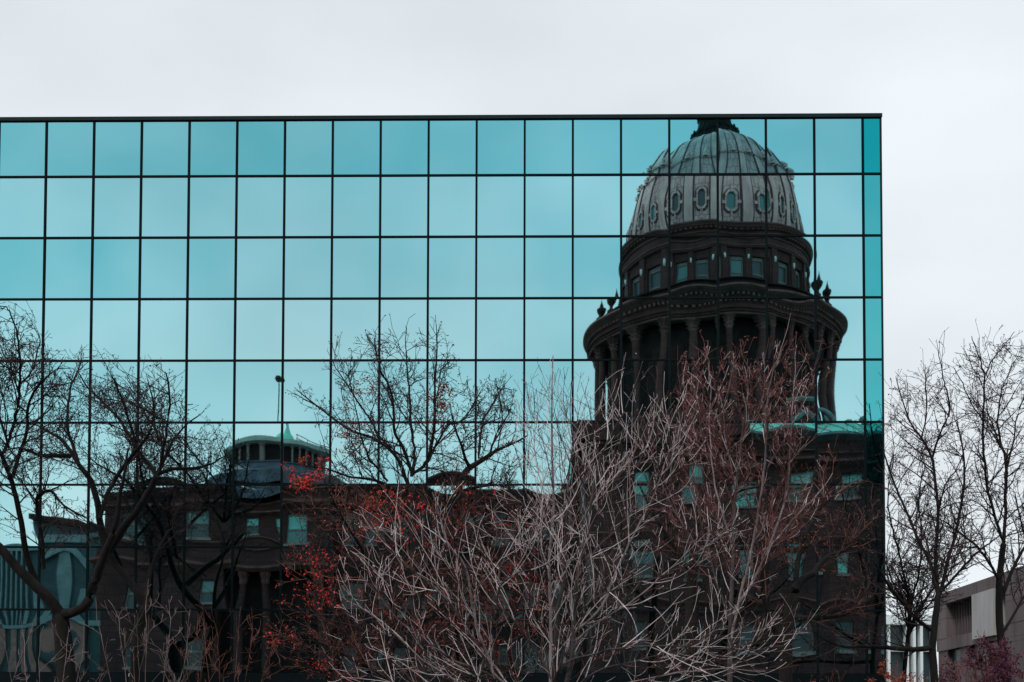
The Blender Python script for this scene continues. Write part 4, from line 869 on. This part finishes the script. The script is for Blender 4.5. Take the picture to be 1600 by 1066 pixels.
T12 = [[(1408, 1160, 8), (1412, 1066, 7), (1418, 1000, 6), (1424, 940, 5)],
       [(1424, 945, 4), (1410, 890, 3.4), (1398, 840, 3), (1388, 790, 2.4), (1390, 740, 1.4)],
       [(1424, 945, 4), (1436, 890, 3.4), (1440, 830, 3), (1436, 780, 2.4), (1445, 730, 1.4)],
       [(1424, 945, 3.6), (1400, 920, 3), (1385, 880, 2), (1376, 850, 1.2)],
       [(1420, 980, 4), (1450, 930, 3.4), (1480, 900, 2.6), (1500, 860, 1.5)]]
for _x in (1385, 1400, 1450, 1470, 1490): T12.append([(1422, 990, 3), ((1422 + _x) / 2, 940, 2.4), (_x, 880 + abs(_x - 1430) * .4, 1.6)])
P12 = [(1360, 1000), (1360, 800), (1380, 700), (1450, 690), (1520, 760), (1520, 900), (1470, 980)]
make_tree('bare_tree', 'smaller dark tree farther back between the glass corner and the white fins', 'tree', 48.0, T12, P12, bark, twig_d, rt, depth=3, seed=22)
T13 = [[(1600, 1160, 8), (1612, 1040, 7), (1640, 900, 6), (1645, 800, 4), (1640, 700, 2)],
       [(1645, 850, 4), (1680, 760, 3), (1700, 680, 1.6)], [(1640, 900, 4), (1600, 830, 3), (1585, 770, 1.6)]]
P13 = [(1570, 900), (1570, 650), (1700, 600), (1760, 800), (1700, 950)]
make_tree('bare_tree', 'leaning bare tree cut off by the right edge of the photo', 'tree', 40.0, T13, P13, bark, twig_d, rt, depth=3, seed=23)

# shrubs: many thin stems
def shrub(label, cx, top, wid, Y, ns, twm, lfm, nl, lsize, seed, hgt=None, lv=2, gap=.22, L=.8, rad=1.8, name='shrub'):
    random.seed(seed); limbs = []
    gy = pix((0, Y, 0))[1]
    for i in range(ns):
        a = (i + .5) / ns * 2 - 1 + random.uniform(-.15, .15); tx = cx + a * wid; ty = top + abs(a) ** 2 * 60 + random.uniform(0, 30)
        b0 = cx + a * wid * .15
        limbs.append([(b0, gy, rad), (cx + a * wid * .45, gy + (ty - gy) * .45, rad * .8), (cx + a * wid * .8, gy + (ty - gy) * .8, rad * .6), (tx, ty, rad * .4)])
    poly = [(cx - wid * 1.25, gy), (cx - wid * 1.25, top + 50), (cx - wid * .5, top - 12), (cx + wid * .5, top - 12), (cx + wid * 1.25, top + 50), (cx + wid * 1.25, gy)]
    spx = dict(levels=lv, kids=[3.5, 4.5], ang=(25, 50), lr=.55, wob=.12, up=.08, bend=.1, L=L, first=.2, gap=gap, rmin=.36, bare=50, opp=True, tf=.45)
    lvs = [(cx + random.uniform(-1, 1) * wid, random.uniform(top, top + 90), 28, nl // 12, lsize) for _ in range(12)] if nl else None
    return make_tree(name, label, 'shrub', Y, limbs, poly, twm, twm, spx, leafm=lfm, leaves=lvs, depth=1.4, seed=seed)
shrub('thin grey brown shrub below the far left tree, under the arched building reflection', 60, 985, 110, 17, 8, twig_g, None, 0, 0, 31, L=.6, rad=1.3, gap=.55)
shrub('straggly grey brown shoots around the trunk of the second tree from the left', 225, 930, 70, 18, 6, twig_g, None, 0, 0, 32, L=.8, rad=1.3, gap=.6)
shrub('thin bare shrub with arching shoots below the dark porch reflection', 350, 960, 80, 19, 6, twig_b, None, 0, 0, 33, L=.8, rad=1.5, gap=.5)
shrub('plum coloured bush in front of the grey concrete block', 1548, 1008, 52, 32, 12, twig_m, leaf_p, 1500, 2.2, 34, L=.8)
shrub('reddish twiggy bush under the glass corner', 1400, 1044, 55, 31, 10, twig_m, leaf_o, 600, 2.0, 35, L=.6)
shrub('low rust leaved bush below the glass front, left of the corner bush', 1290, 1052, 60, 33, 10, twig_b, leaf_o, 700, 2.0, 36, L=.6)
shrub('faded bush at the foot of the tree by the concrete block', 1480, 1040, 40, 38, 9, twig_m, leaf_p, 500, 2.0, 37, L=.6)
for o in bpy.data.objects:
    if '_o' in o: del o['_o']
